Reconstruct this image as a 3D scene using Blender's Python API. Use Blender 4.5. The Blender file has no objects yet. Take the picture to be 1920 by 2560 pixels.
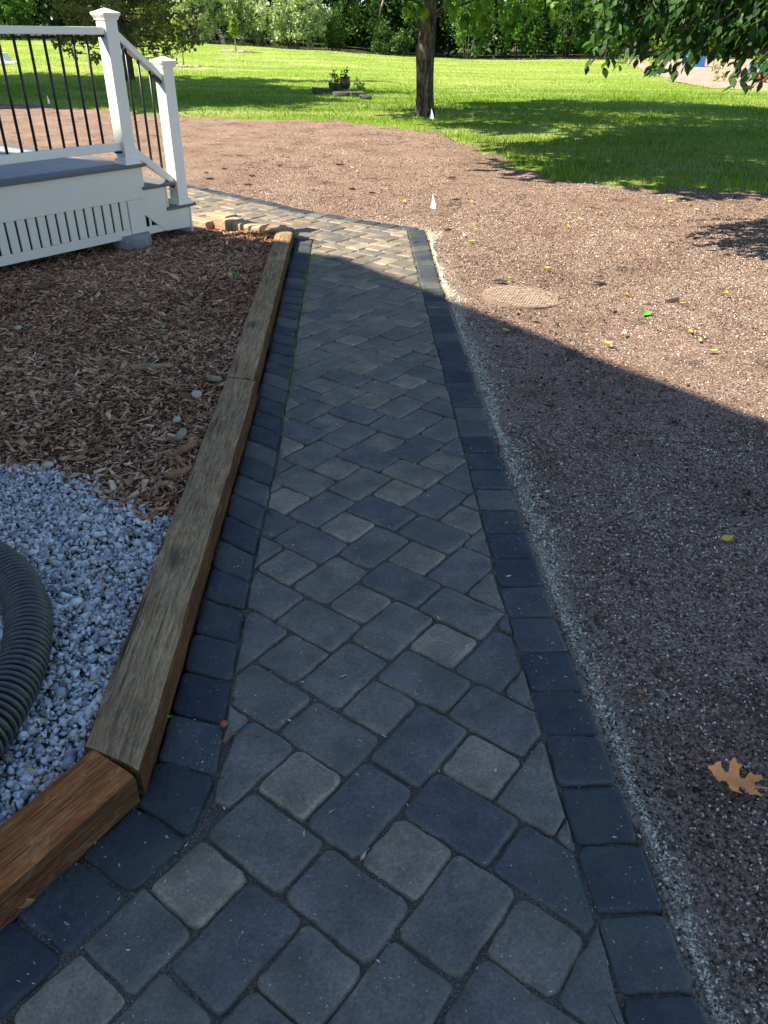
import bpy, bmesh, math, random
import numpy as np
from mathutils import Vector, Matrix, Euler
R_ = math.radians
rng = np.random.default_rng(7)
random.seed(7)
scn = bpy.context.scene
C = scn.collection

# ------------------------------------------------------------------ camera
F_PX, PITCH, ROLL, CAM_H = 1923.0, 0.5564144, 0.01225, 1.5
cF = Vector((0, math.cos(PITCH), -math.sin(PITCH)))
_r = Vector((1, 0, 0)); _u = Vector((0, math.sin(PITCH), math.cos(PITCH)))
cR = math.cos(ROLL)*_r + math.sin(ROLL)*_u
cU = -math.sin(ROLL)*_r + math.cos(ROLL)*_u
cam = bpy.data.cameras.new('camera'); camo = bpy.data.objects.new('camera', cam); C.objects.link(camo)
cam.sensor_fit = 'VERTICAL'; cam.sensor_height = 24.0; cam.lens = F_PX/2560*24
cam.clip_start = 0.05; cam.clip_end = 600
m = Matrix((cR, cU, -cF)).transposed().to_4x4(); m.translation = (0, 0, CAM_H)
camo.matrix_world = m
scn.camera = camo

# ------------------------------------------------------------------ light
SUN_EL = 50.0
TRAVEL = (0.98, 0.18)                      # horizontal direction in which the sunlight travels
w = bpy.data.worlds.new('World'); scn.world = w; w.use_nodes = True
nt = w.node_tree
bg = nt.nodes['Background']; sky = nt.nodes.new('ShaderNodeTexSky')
sky.sky_type = 'NISHITA'; sky.sun_disc = False
sky.sun_elevation = R_(SUN_EL); sky.sun_rotation = math.atan2(-TRAVEL[0], -TRAVEL[1])
sky.air_density = 1.0; sky.dust_density = 0.3; sky.ozone_density = 2.3
nt.links.new(sky.outputs[0], bg.inputs[0]); bg.inputs[1].default_value = 0.095
sl = bpy.data.lights.new('sun', 'SUN'); sl.energy = 5.0; sl.angle = R_(0.53); sl.color = (1.0, 0.9, 0.76)
so = bpy.data.objects.new('sun', sl); C.objects.link(so); so.location = (-20, -5, 30)
ce = math.cos(R_(SUN_EL)); so.rotation_euler = Vector((TRAVEL[0]*ce, TRAVEL[1]*ce, -math.sin(R_(SUN_EL)))).to_track_quat('-Z', 'Y').to_euler()
vs = scn.view_settings; vs.view_transform = 'Standard'; vs.look = 'None'; vs.gamma = 1; vs.exposure = 1.33

# ------------------------------------------------------------------ helpers
def tag(o, label=None, cat=None, group=None, kind=None):
    if label: o['label'] = label
    if cat: o['category'] = cat
    if group: o['group'] = group
    if kind: o['kind'] = kind
    return o
def empty(name, loc=(0, 0, 0), rz=0):
    o = bpy.data.objects.new(name, None); C.objects.link(o); o.location = loc; o.rotation_euler = (0, 0, rz)
    o.empty_display_size = 0.1
    return o
def link(name, me, mat=None, parent=None):
    o = bpy.data.objects.new(name, me); C.objects.link(o)
    if mat: me.materials.append(mat)
    if parent: o.parent = parent
    return o
def mk(name, V, F, mat, parent=None, rnd=None, smooth=False, vattr=None):
    """numpy mesh: V (N,3); F (M,k) or list of index lists; rnd: one value per face; vattr: {name: per-vertex values}"""
    V = np.asarray(V, np.float32)
    me = bpy.data.meshes.new(name)
    if isinstance(F, np.ndarray):
        k = F.shape[1]; M_ = F.shape[0]; idx = F.astype(np.int32).ravel()
        starts = np.arange(M_, dtype=np.int32)*k
    else:
        M_ = len(F); ln = np.array([len(f) for f in F], np.int32)
        idx = np.array([i for f in F for i in f], np.int32)
        starts = np.concatenate([[0], np.cumsum(ln)[:-1]]).astype(np.int32)
    me.vertices.add(len(V)); me.vertices.foreach_set('co', V.ravel())
    me.loops.add(len(idx)); me.loops.foreach_set('vertex_index', idx)
    me.polygons.add(M_); me.polygons.foreach_set('loop_start', starts)
    if rnd is not None:
        a = me.attributes.new('rnd', 'FLOAT', 'FACE'); a.data.foreach_set('value', np.asarray(rnd, np.float32))
    for kx, vv in (vattr or {}).items():
        a = me.attributes.new(kx, 'FLOAT', 'POINT'); a.data.foreach_set('value', np.asarray(vv, np.float32))
    me.update(calc_edges=True); me.validate()
    if smooth: me.polygons.foreach_set('use_smooth', np.ones(len(me.polygons), bool))
    return link(name, me, mat, parent)
def scatter(name, tv, tf, pos, rot, scl, mat, parent=None, rnd=None, jit=0.0, smooth=False):
    """many copies of a small template in ONE mesh; pos (N,3), rot (N,3,3), scl (N,3)"""
    N = len(pos); k = len(tv)
    v = np.repeat(tv[None], N, 0)
    if jit: v = v*(1+rng.normal(0, jit, (N, k, 1)))
    v = v*scl[:, None, :]
    v = np.einsum('nij,nkj->nki', rot, v) + pos[:, None, :]
    f = (tf[None] + (np.arange(N)*k)[:, None, None]).reshape(-1, tf.shape[1])
    if rnd is None: rnd = rng.random(N)
    return mk(name, v.reshape(-1, 3), f, mat, parent, np.repeat(rnd, len(tf)), smooth)
def rotz(a):
    c, s = np.cos(a), np.sin(a); z = np.zeros_like(a); o = np.ones_like(a)
    return np.stack([np.stack([c, -s, z], -1), np.stack([s, c, z], -1), np.stack([z, z, o], -1)], -2)
def rotx(a):
    c, s = np.cos(a), np.sin(a); z = np.zeros_like(a); o = np.ones_like(a)
    return np.stack([np.stack([o, z, z], -1), np.stack([z, c, -s], -1), np.stack([z, s, c], -1)], -2)
def roty(a):
    c, s = np.cos(a), np.sin(a); z = np.zeros_like(a); o = np.ones_like(a)
    return np.stack([np.stack([c, z, s], -1), np.stack([z, o, z], -1), np.stack([-s, z, c], -1)], -2)
def rrot(n): return np.einsum('nij,njk,nkl->nil', rotz(rng.random(n)*6.283), rotx(np.arccos(rng.uniform(-1, 1, n))), rotz(rng.random(n)*6.283))
def frot(n, tilt): return np.einsum('nij,njk,nkl->nil', rotz(rng.random(n)*6.283), rotx(rng.normal(0, tilt, n)), roty(rng.normal(0, tilt, n)))
def _h(ix, iy, s):
    a = (ix*374761393 + iy*668265263 + s*974634721) & 0xffffffff
    a = ((a ^ (a >> 13))*1274126177) & 0xffffffff
    return ((a ^ (a >> 16)) & 0xffff)/65535.0
def vnoise(x, y, s=0):
    x = np.asarray(x, float); y = np.asarray(y, float)
    ix = np.floor(x).astype(np.int64); iy = np.floor(y).astype(np.int64); fx = x-ix; fy = y-iy
    fx = fx*fx*(3-2*fx); fy = fy*fy*(3-2*fy)
    return (_h(ix, iy, s)*(1-fx)+_h(ix+1, iy, s)*fx)*(1-fy)+(_h(ix, iy+1, s)*(1-fx)+_h(ix+1, iy+1, s)*fx)*fy
def fbm(x, y, o=3, s=0): return sum(vnoise(x*2**i, y*2**i, s+i)/2**i for i in range(o))/(2-2**(1-o))
def inside(px, py, poly):
    px = np.asarray(px); py = np.asarray(py); r = np.zeros(px.shape, bool); n = len(poly)
    for i in range(n):
        x1, y1 = poly[i]; x2, y2 = poly[(i+1) % n]
        if y1 == y2: continue
        c = ((y1 > py) != (y2 > py)) & (px < (x2-x1)*(py-y1)/(y2-y1)+x1); r ^= c
    return r
def pdist(px, py, line, closed=False):
    px = np.asarray(px, float); py = np.asarray(py, float); d = np.full(px.shape, 1e9)
    seg = list(zip(line, line[1:])) + ([(line[-1], line[0])] if closed else [])
    for (x1, y1), (x2, y2) in seg:
        dx, dy = x2-x1, y2-y1; t = np.clip(((px-x1)*dx+(py-y1)*dy)/(dx*dx+dy*dy+1e-12), 0, 1)
        d = np.minimum(d, np.hypot(px-x1-t*dx, py-y1-t*dy))
    return d
def sdist(px, py, poly):                     # negative inside
    d = pdist(px, py, poly, True); return np.where(inside(px, py, poly), -d, d)

class MB:                                    # boxes, prisms, tubes collected into ONE mesh
    def __init__(s): s.bm = bmesh.new()
    def box(s, x0, x1, y0, y1, z0, z1, bev=0.0, seg=1):
        b = bmesh.new(); bmesh.ops.create_cube(b, size=1)
        for v in b.verts:
            v.co = Vector((x0+(v.co.x+.5)*(x1-x0), y0+(v.co.y+.5)*(y1-y0), z0+(v.co.z+.5)*(z1-z0)))
        if bev: bmesh.ops.bevel(b, geom=b.edges[:], offset=bev, segments=seg, affect='EDGES', profile=.5)
        s._merge(b); return s
    def _merge(s, b):
        me = bpy.data.meshes.new('t'); b.to_mesh(me); b.free(); s.bm.from_mesh(me); bpy.data.meshes.remove(me)
    def prism(s, poly, y0, y1, bev=0):       # polygon in (x,z) extruded along y
        b = bmesh.new(); f = b.faces.new([b.verts.new((p[0], y0, p[1])) for p in poly])
        r = bmesh.ops.extrude_face_region(b, geom=[f])
        bmesh.ops.translate(b, vec=(0, y1-y0, 0), verts=[e for e in r['geom'] if isinstance(e, bmesh.types.BMVert)])
        bmesh.ops.recalc_face_normals(b, faces=b.faces[:])
        if bev: bmesh.ops.bevel(b, geom=b.edges[:], offset=bev, segments=1, affect='EDGES')
        s._merge(b); return s
    def square_profile(s, cx, cy, prof, rot=0):       # prof: list of (halfwidth, z): stacked square rings
        rings = []
        for hw, z in prof:
            rings.append([s.bm.verts.new((cx+a*hw, cy+b*hw, z)) for a, b in ((-1, -1), (1, -1), (1, 1), (-1, 1))])
        for a, b in zip(rings, rings[1:]):
            for i in range(4): s.bm.faces.new((a[i], a[(i+1) % 4], b[(i+1) % 4], b[i]))
        s.bm.faces.new(rings[0][::-1]); s.bm.faces.new(rings[-1]); return s
    def lathe(s, prof, cx=0, cy=0, n=24, cap=True):
        rings = []
        for r, z in prof: rings.append([s.bm.verts.new((cx+r*math.cos(6.28318*i/n), cy+r*math.sin(6.28318*i/n), z)) for i in range(n)])
        for a, b in zip(rings, rings[1:]):
            for i in range(n): s.bm.faces.new((a[i], a[(i+1) % n], b[(i+1) % n], b[i]))
        if cap: s.bm.faces.new(rings[0][::-1]); s.bm.faces.new(rings[-1])
        return s
    def tube(s, pts, rad, n=8, cap=True, wob=0):
        pts = [Vector(p) for p in pts]; rings = []
        up = Vector((0, 0, 1)); dv = pts[-1]-pts[0]; steep = abs(dv.z) > .6*dv.length
        for i, p in enumerate(pts):
            t = (pts[min(i+1, len(pts)-1)]-pts[max(i-1, 0)]).normalized()
            a = t.cross(Vector((0, 1, 0)) if steep else up)
            a.normalize(); b = t.cross(a); r = rad[i] if hasattr(rad, '__len__') else rad
            rings.append([s.bm.verts.new(p+(a*math.cos(6.28318*k/n)+b*math.sin(6.28318*k/n))*r*(1+random.uniform(-wob, wob))) for k in range(n)])
        for a, b in zip(rings, rings[1:]):
            for i in range(n): s.bm.faces.new((a[i], a[(i+1) % n], b[(i+1) % n], b[i]))
        if cap: s.bm.faces.new(rings[0][::-1]); s.bm.faces.new(rings[-1])
        return s
    def poly(s, pts): s.bm.faces.new([s.bm.verts.new(p) for p in pts]); return s
    def build(s, name, mat, parent=None, smooth=False, xf=None):
        bmesh.ops.recalc_face_normals(s.bm, faces=s.bm.faces[:])
        if xf: s.bm.transform(xf)
        me = bpy.data.meshes.new(name); s.bm.to_mesh(me); s.bm.free()
        if smooth:
            for p in me.polygons: p.use_smooth = True
        return link(name, me, mat, parent)

# ------------------------------------------------------------------ materials
def new_mat(name):
    m = bpy.data.materials.new(name); m.use_nodes = True; nt = m.node_tree
    return m, nt, nt.nodes['Principled BSDF']
def nd(nt, typ, ins=None, **kw):
    n = nt.nodes.new(typ)
    for k, v in kw.items(): setattr(n, k, v)
    for k, v in (ins or {}).items():
        if hasattr(v, 'is_output'): nt.links.new(v, n.inputs[k])
        else: n.inputs[k].default_value = v
    return n
def ramp(nt, fac, stops, interp='LINEAR'):
    n = nt.nodes.new('ShaderNodeValToRGB'); cr = n.color_ramp; cr.interpolation = interp
    while len(cr.elements) < len(stops): cr.elements.new(0.5)
    for e, (p, c) in zip(cr.elements, stops): e.position = p; e.color = (*c, 1) if len(c) == 3 else c
    nt.links.new(fac, n.inputs[0]); return n.outputs[0]
def coords(nt, kind='Object', scale=(1, 1, 1)):
    t = nt.nodes.new('ShaderNodeTexCoord'); mp = nd(nt, 'ShaderNodeMapping', {'Vector': t.outputs[kind], 'Scale': scale}); return mp.outputs[0]
def noise(nt, vec, scale, detail=4, rough=.6, out='Fac'):
    return nd(nt, 'ShaderNodeTexNoise', {'Vector': vec, 'Scale': scale, 'Detail': detail, 'Roughness': rough}).outputs[out]
def mixc(nt, fac, a, b, blend='MIX'):
    n = nt.nodes.new('ShaderNodeMix'); n.data_type = 'RGBA'; n.blend_type = blend
    for i, v in ((0, fac), (6, a), (7, b)):
        if hasattr(v, 'is_output'): nt.links.new(v, n.inputs[i])
        else: n.inputs[i].default_value = v if i == 0 else ((*v, 1) if len(v) == 3 else v)
    return n.outputs[2]
def bump(nt, h, strength, dist, b, normal=None):
    n = nd(nt, 'ShaderNodeBump', {'Height': h, 'Strength': strength, 'Distance': dist})
    if normal is not None: nt.links.new(normal, n.inputs['Normal'])
    nt.links.new(n.outputs[0], b.inputs['Normal']); return n.outputs[0]
def attr(nt, name='rnd'): return nd(nt, 'ShaderNodeAttribute', attribute_name=name).outputs['Fac']
def setc(nt, b, col, rough=.8, spec=.3):
    nt.links.new(col, b.inputs['Base Color']) if hasattr(col, 'is_output') else setattr(b.inputs['Base Color'], 'default_value', (*col, 1))
    b.inputs['Roughness'].default_value = rough; b.inputs['Specular IOR Level'].default_value = spec

def plain(name, col, rough=.6, spec=.4, var=.12, nscale=30, bmp=.0):
    m, nt, b = new_mat(name); v = coords(nt)
    n = noise(nt, v, nscale, 5)
    c = ramp(nt, n, [(.25, tuple(x*(1-var) for x in col)), (.75, tuple(min(1, x*(1+var)) for x in col))])
    setc(nt, b, c, rough, spec)
    if bmp: bump(nt, n, bmp, .01, b)
    return m

def paver_mat(name, stops, speck=.5):
    m, nt, b = new_mat(name); v = coords(nt)
    base = ramp(nt, attr(nt), stops)
    big = noise(nt, v, 9, 5, .65); fine = noise(nt, v, 130, 4, .7)
    c = mixc(nt, 1.0, base, ramp(nt, big, [(.3, (.62, .62, .64)), (.7, (1.3, 1.27, 1.2))]), 'MULTIPLY')
    c = mixc(nt, .75, c, ramp(nt, fine, [(.32, (.55, .55, .55)), (.68, (1.45, 1.45, 1.45))]), 'MULTIPLY')
    vo = nd(nt, 'ShaderNodeTexVoronoi', {'Vector': v, 'Scale': 75.0})
    clump = noise(nt, v, 14, 3)
    sp = nd(nt, 'ShaderNodeMath', {0: vo.outputs['Distance'], 1: nd(nt, 'ShaderNodeMath', {0: clump, 1: .21}, operation='MULTIPLY').outputs[0]}, operation='LESS_THAN').outputs[0]
    sel = nd(nt, 'ShaderNodeMath', {0: nd(nt, 'ShaderNodeSeparateColor', {0: vo.outputs['Color']}).outputs[0], 1: 1-speck}, operation='GREATER_THAN').outputs[0]
    f = nd(nt, 'ShaderNodeMath', {0: sp, 1: sel}, operation='MULTIPLY').outputs[0]
    c = mixc(nt, nd(nt, 'ShaderNodeMath', {0: f, 1: .8}, operation='MULTIPLY').outputs[0], c, (.62, .6, .54))
    st_ = noise(nt, v, 3.6, 6, .7)
    c = mixc(nt, ramp(nt, st_, [(.44, (0, 0, 0)), (.66, (.55, .55, .55))]), c, (.075, .085, .052))
    pit = nd(nt, 'ShaderNodeTexVoronoi', {'Vector': v, 'Scale': 60.0}).outputs['Distance']
    c = mixc(nt, ramp(nt, pit, [(.05, (.6, .6, .6)), (.16, (0, 0, 0))]), c, (.03, .03, .032))
    setc(nt, b, c, .68, .4)
    n1 = bump(nt, big, .5, .014, b); n1 = bump(nt, pit, .25, .004, b, n1); bump(nt, fine, .5, .003, b, n1)
    return m
MAT = {}
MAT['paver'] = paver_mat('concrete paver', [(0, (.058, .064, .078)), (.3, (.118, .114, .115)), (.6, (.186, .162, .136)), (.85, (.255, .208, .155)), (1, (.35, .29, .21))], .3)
MAT['border'] = paver_mat('charcoal paver', [(0, (.024, .031, .046)), (.6, (.048, .056, .069)), (1, (.11, .112, .108))], .25)
def sand_mat():
    m, nt, b = new_mat('joint sand'); v = coords(nt)
    n = noise(nt, v, 220, 3, .7); g = noise(nt, v, 2.2, 3)
    c = ramp(nt, n, [(.3, (.04, .034, .028)), (.55, (.11, .095, .078)), (.75, (.3, .27, .22))])
    c = mixc(nt, ramp(nt, g, [(.55, (0, 0, 0)), (.75, (.6, .6, .6))]), c, (.05, .075, .02))
    setc(nt, b, c, .95, .1); bump(nt, n, .8, .004, b); return m
MAT['sand'] = sand_mat()  # joint sand with a little moss
def soil_mat():
    m, nt, b = new_mat('bare soil'); v = coords(nt)
    n1 = noise(nt, v, 95, 5, .75); n2 = noise(nt, v, 1.3, 4, .6); n3 = noise(nt, v, 26, 5, .7)
    c = ramp(nt, n1, [(.37, (.03, .021, .016)), (.46, (.225, .155, .117)), (.56, (.45, .328, .255)), (.69, (.68, .545, .44))])
    c = mixc(nt, 1.0, c, ramp(nt, n2, [(.32, (.82, .76, .72)), (.68, (1.14, 1.15, 1.14))]), 'MULTIPLY')
    c = mixc(nt, .8, c, ramp(nt, n3, [(.34, (.55, .5, .48)), (.52, (1.05, 1.05, 1.05))]), 'MULTIPLY')
    dk = noise(nt, v, 3.1, 5, .6)
    c = mixc(nt, ramp(nt, dk, [(.56, (0, 0, 0)), (.68, (.62, .62, .62))]), c, (.06, .04, .03))
    e = attr(nt, 'edge')
    en = nd(nt, 'ShaderNodeMath', {0: e, 1: ramp(nt, noise(nt, v, 160, 4, .8), [(.4, (0, 0, 0)), (.55, (1, 1, 1))])}, operation='MULTIPLY').outputs[0]
    c = mixc(nt, en, c, (.62, .57, .45))
    setc(nt, b, c, .95, .1)
    nn = bump(nt, n3, .9, .035, b); bump(nt, n1, 1.0, .012, b, nn); return m
MAT['soil'] = soil_mat()
def rnd_mat(name, stops, rough=.85, spec=.2, nscale=0, var=.3, trans=0.0, bmp=0, bd=.003):
    m, nt, b = new_mat(name); c = ramp(nt, attr(nt), stops)
    if nscale:
        n = noise(nt, coords(nt), nscale, 4); c = mixc(nt, 1, c, ramp(nt, n, [(.3, (1-var,)*3), (.7, (1+var,)*3)]), 'MULTIPLY')
        if bmp: bump(nt, n, bmp, bd, b)
    setc(nt, b, c, rough, spec)
    if trans:
        t = nd(nt, 'ShaderNodeBsdfTranslucent', {'Color': mixc(nt, 1, c, (1.25, 1.35, .55), 'MULTIPLY')})
        mx = nd(nt, 'ShaderNodeMixShader', {0: trans, 1: b.outputs[0], 2: t.outputs[0]})
        nt.links.new(mx.outputs[0], nt.nodes['Material Output'].inputs[0])
    return m
MAT['crumb'] = rnd_mat('soil crumbs', [(0, (.028, .02, .015)), (.38, (.13, .092, .067)), (.6, (.36, .27, .2)), (.82, (.6, .485, .38)), (1, (.8, .72, .6))])
MAT['residue'] = rnd_mat('pale seed residue', [(0, (.32, .28, .21)), (.6, (.55, .5, .39)), (1, (.76, .71, .57))])
MAT['chip'] = rnd_mat('wood mulch chips', [(0, (.1, .045, .024)), (.2, (.3, .145, .075)), (.46, (.52, .285, .155)), (.72, (.68, .43, .26)), (.9, (.78, .58, .4)), (1, (.86, .73, .56))], nscale=60)
MAT['gravel'] = rnd_mat('crushed white stone', [(0, (.14, .14, .14)), (.25, (.33, .34, .35)), (.6, (.58, .58, .57)), (.88, (.78, .77, .74)), (.95, (.6, .5, .34)), (1, (.42, .32, .2))], .7, .3, 60, .15)
MAT['mulch_bed'] = plain('dark mulch bed', (.085, .048, .028), .95, .1, .5, 80, .6)
MAT['gravel_bed'] = plain('gravel bed', (.16, .16, .15), .95, .1, .5, 120, .6)
MAT['vinyl'] = plain('white vinyl', (.87, .84, .75), .42, .45, .015, 8)
MAT['trimwhite'] = plain('white pvc trim', (.8, .745, .61), .5, .4, .03, 5)
MAT['deckgrey'] = plain('grey composite decking', (.3, .31, .32), .55, .4, .08, 40, .15)
MAT['edgegrey'] = plain('dark grey composite edge', (.13, .135, .135), .5, .4, .08, 40)
MAT['black'] = plain('black metal', (.018, .016, .015), .42, .5, .1, 20)
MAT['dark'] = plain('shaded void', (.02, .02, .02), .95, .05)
MAT['concrete'] = plain('concrete', (.3, .3, .28), .9, .2, .25, 25, .5)
def pipe_mat():
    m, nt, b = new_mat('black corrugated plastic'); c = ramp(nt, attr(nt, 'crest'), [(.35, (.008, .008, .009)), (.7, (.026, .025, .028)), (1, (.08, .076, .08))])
    c = mixc(nt, 1, c, ramp(nt, noise(nt, coords(nt), 40, 4), [(.3, (.6, .6, .6)), (.7, (1.3, 1.3, 1.3))]), 'MULTIPLY'); setc(nt, b, c, .45, .5); return m
MAT['pipe'] = pipe_mat()
MAT['stripe'] = plain('green stripe', (.03, .16, .02), .5, .4)
MAT['blue'] = plain('blue plastic tub', (.02, .28, .75), .35, .5)
MAT['terracotta'] = plain('terracotta', (.42, .2, .12), .85, .2, .15)
MAT['stone'] = plain('field stone', (.1, .09, .08), .9, .2, .4, 9, .8)
MAT['palestone'] = plain('pale stone', (.48, .42, .33), .85, .2, .25, 30, .5)
MAT['white_flag'] = plain('white flag plastic', (.85, .85, .83), .5, .3, .02)
MAT['wire'] = plain('grey wire', (.25, .25, .25), .4, .5)
MAT['pot'] = plain('dark glazed pot', (.045, .035, .03), .3, .5, .3, 4)
MAT['potred'] = plain('rust red pot panel', (.3, .08, .04), .4, .5, .2)
MAT['siding'] = plain('house siding', (.5, .5, .46), .7, .3, .05)
MAT['shingle'] = plain('roof shingles', (.07, .07, .07), .9, .2, .3, 12)
MAT['glass'] = plain('window glass', (.03, .04, .05), .05, .8, .02)
MAT['stakegreen'] = plain('dark green stake', (.02, .04, .03), .6, .3)
MAT['net'] = plain('pale green netting', (.3, .4, .33), .7, .2)
MAT['petal'] = plain('magenta petal', (.4, .01, .14), .5, .3)

def timber_mat(name, stops, knot=True):
    m, nt, b = new_mat(name)
    v = coords(nt, 'Object', (4, 60, 60)); v2 = coords(nt)
    g = noise(nt, v, 1.6, 8, .68); f = noise(nt, coords(nt, 'Object', (30, 230, 230)), 1.0, 4, .75)
    big = noise(nt, v2, 3.5, 4)
    c = ramp(nt, g, stops)
    c = mixc(nt, .8, c, ramp(nt, f, [(.32, (.5, .48, .46)), (.6, (1.2, 1.2, 1.2))]), 'MULTIPLY')
    c = mixc(nt, .8, c, ramp(nt, big, [(.3, (.62, .6, .56)), (.7, (1.3, 1.28, 1.2))]), 'MULTIPLY')
    if knot:
        vo = nd(nt, 'ShaderNodeTexVoronoi', {'Vector': coords(nt, 'Object', (2.6, 7, 7)), 'Scale': 1.0})
        k = ramp(nt, vo.outputs['Distance'], [(.1, (1, 1, 1)), (.26, (0, 0, 0))])
        c = mixc(nt, nd(nt, 'ShaderNodeMath', {0: k, 1: .75}, operation='MULTIPLY').outputs[0], c, (.05, .035, .025))
    sw = noise(nt, nd(nt, 'ShaderNodeVectorMath', {0: coords(nt, 'Object', (5, 16, 16)), 1: nd(nt, 'ShaderNodeTexNoise', {'Vector': coords(nt), 'Scale': 18.0, 'Detail': 3}).outputs['Color']}, operation='ADD').outputs[0], 2.2, 6, .75)
    c = mixc(nt, ramp(nt, sw, [(.54, (0, 0, 0)), (.72, (.6, .6, .6))]), c, tuple(min(.75, x*1.05) for x in stops[-1][1]))
    ck = noise(nt, coords(nt, 'Object', (2.2, 70, 70)), 1.3, 3, .5)
    c = mixc(nt, ramp(nt, ck, [(.3, (.85, .85, .85)), (.37, (0, 0, 0))]), c, (.03, .02, .013))
    setc(nt, b, c, .85, .2); nn = bump(nt, g, .5, .012, b); nn = bump(nt, ck, .4, .012, b, nn); bump(nt, f, .6, .004, b, nn); return m
MAT['timber_old'] = timber_mat('weathered timber', [(.25, (.1, .066, .034)), (.45, (.29, .19, .1)), (.65, (.47, .33, .19)), (.85, (.6, .45, .29))])
MAT['timber_brown'] = timber_mat('brown treated timber', [(.25, (.13, .048, .016)), (.5, (.4, .135, .042)), (.72, (.56, .25, .09)), (.9, (.66, .38, .17))])
MAT['timber_side'] = timber_mat('dark brown timber side', [(.25, (.045, .02, .009)), (.5, (.13, .058, .024)), (.72, (.24, .12, .055)), (.9, (.34, .2, .11))], False)  # less weathered brown; side shading is also put into this darker colour
MAT['timber_pale'] = timber_mat('pale cut timber', [(.25, (.3, .2, .12)), (.5, (.46, .34, .22)), (.8, (.6, .47, .32))], False)
def bark_mat():
    m, nt, b = new_mat('bark'); v = coords(nt, 'Object', (9, 9, 2.2))
    g = noise(nt, v, 2.0, 7, .7)
    setc(nt, b, ramp(nt, g, [(.34, (.02, .015, .011)), (.5, (.1, .08, .06)), (.66, (.3, .26, .21))]), .95, .1); bump(nt, g, 1, .05, b); return m
MAT['bark'] = bark_mat()
MAT['palebark'] = plain('pale stem bark', (.32, .3, .26), .9, .1, .3, 14)
def leafm(name, a, b_, c, trans=.35): return rnd_mat(name, [(0, a), (.55, b_), (1, c)], .55, .3, trans=trans)
MAT['leaf_dark'] = leafm('dark green leaves', (.022, .055, .01), (.05, .115, .02), (.1, .2, .036))
MAT['leaf_mid'] = leafm('mid green leaves', (.045, .11, .014), (.09, .2, .03), (.17, .32, .055))
MAT['leaf_bright'] = leafm('bright green leaves', (.07, .15, .02), (.13, .26, .035), (.22, .36, .06))
MAT['leaf_yellow'] = leafm('yellow green leaves', (.14, .22, .02), (.26, .36, .04), (.38, .46, .07))
MAT['leaf_grey'] = leafm('grey green leaves', (.2, .26, .11), (.38, .46, .23), (.56, .62, .38), .3)
MAT['needle'] = leafm('olive needles', (.09, .095, .025), (.2, .2, .055), (.38, .33, .12), .3)
MAT['grass'] = rnd_mat('grass blades', [(0, (.05, .12, .008)), (.35, (.115, .23, .016)), (.7, (.26, .385, .04)), (1, (.54, .58, .2))], .6, .25, trans=.4)
MAT['leaf_spray'] = leafm('hanging dark leaves', (.014, .042, .006), (.035, .1, .014), (.12, .28, .035), .38)
MAT['leaf_canopy'] = leafm('canopy leaves', (.03, .085, .012), (.05, .13, .02), (.09, .2, .035), .4)
def lawn_mat():
    m, nt, b = new_mat('lawn'); v = coords(nt)
    f = noise(nt, v, 26, 5, .75); g = noise(nt, coords(nt, 'Object', (.16, .5, 1)), 1.0, 4)
    c = ramp(nt, f, [(.3, (.1, .19, .014)), (.5, (.22, .34, .035)), (.72, (.36, .47, .09))])
    c = mixc(nt, ramp(nt, g, [(.42, (0, 0, 0)), (.68, (.75, .75, .75))]), c, (.5, .52, .2))
    setc(nt, b, c, .9, .1); bump(nt, f, .9, .08, b); return m
MAT['lawn'] = lawn_mat()
MAT['earth'] = plain('earth under the woods', (.07, .075, .03), .95, .1, .5, 2)
MAT['woodchips'] = rnd_mat('pale wood chips', [(0, (.3, .2, .15)), (.5, (.52, .4, .31)), (1, (.72, .6, .48))])
MAT['woodchip_bed'] = plain('pale wood chip bed', (.36, .26, .2), .95, .1, .55, 3.5, .6)

# ------------------------------------------------------------------ terrain and picture-to-ground helper
ZEX = [-25, -15, -9.7, -4, .7, 5.6, 11, 24]; ZEY = [.85, .95, .72, .51, .27, .12, .2, .3]
def Hh(x, y):
    y = np.asarray(y, float); t = np.clip((y-28)/30, 0, 2.2)
    return np.interp(x, ZEX, ZEY)*t**1.25
def at(px, py, z=None):
    d = F_PX*cF + (px-960)*cR - (py-1280)*cU; zz = 0.0 if z is None else z
    for _ in range(25):
        t = (zz-CAM_H)/d.z if d.z < -1e-6 else 1e4
        q = Vector((0, 0, CAM_H))+d*t
        if z is not None: break
        zz = .6*zz + .4*float(Hh(q.x, q.y))
    return q
def at_y(px, py, Y):
    d = F_PX*cF + (float(px)-960)*cR - (float(py)-1280)*cU; return Vector((0, 0, CAM_H))+d*float(Y/d.y)

# house-aligned axes: u runs away along the deck's side, n points from the deck to the path
A_U = R_(54.7)
U2 = np.array([math.cos(A_U), math.sin(A_U)]); N2 = np.array([math.sin(A_U), -math.cos(A_U)])
G0 = np.array([-1.712, 6.957])
def sv(s, t): q = G0+U2*s+N2*t; return (float(q[0]), float(q[1]))

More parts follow.
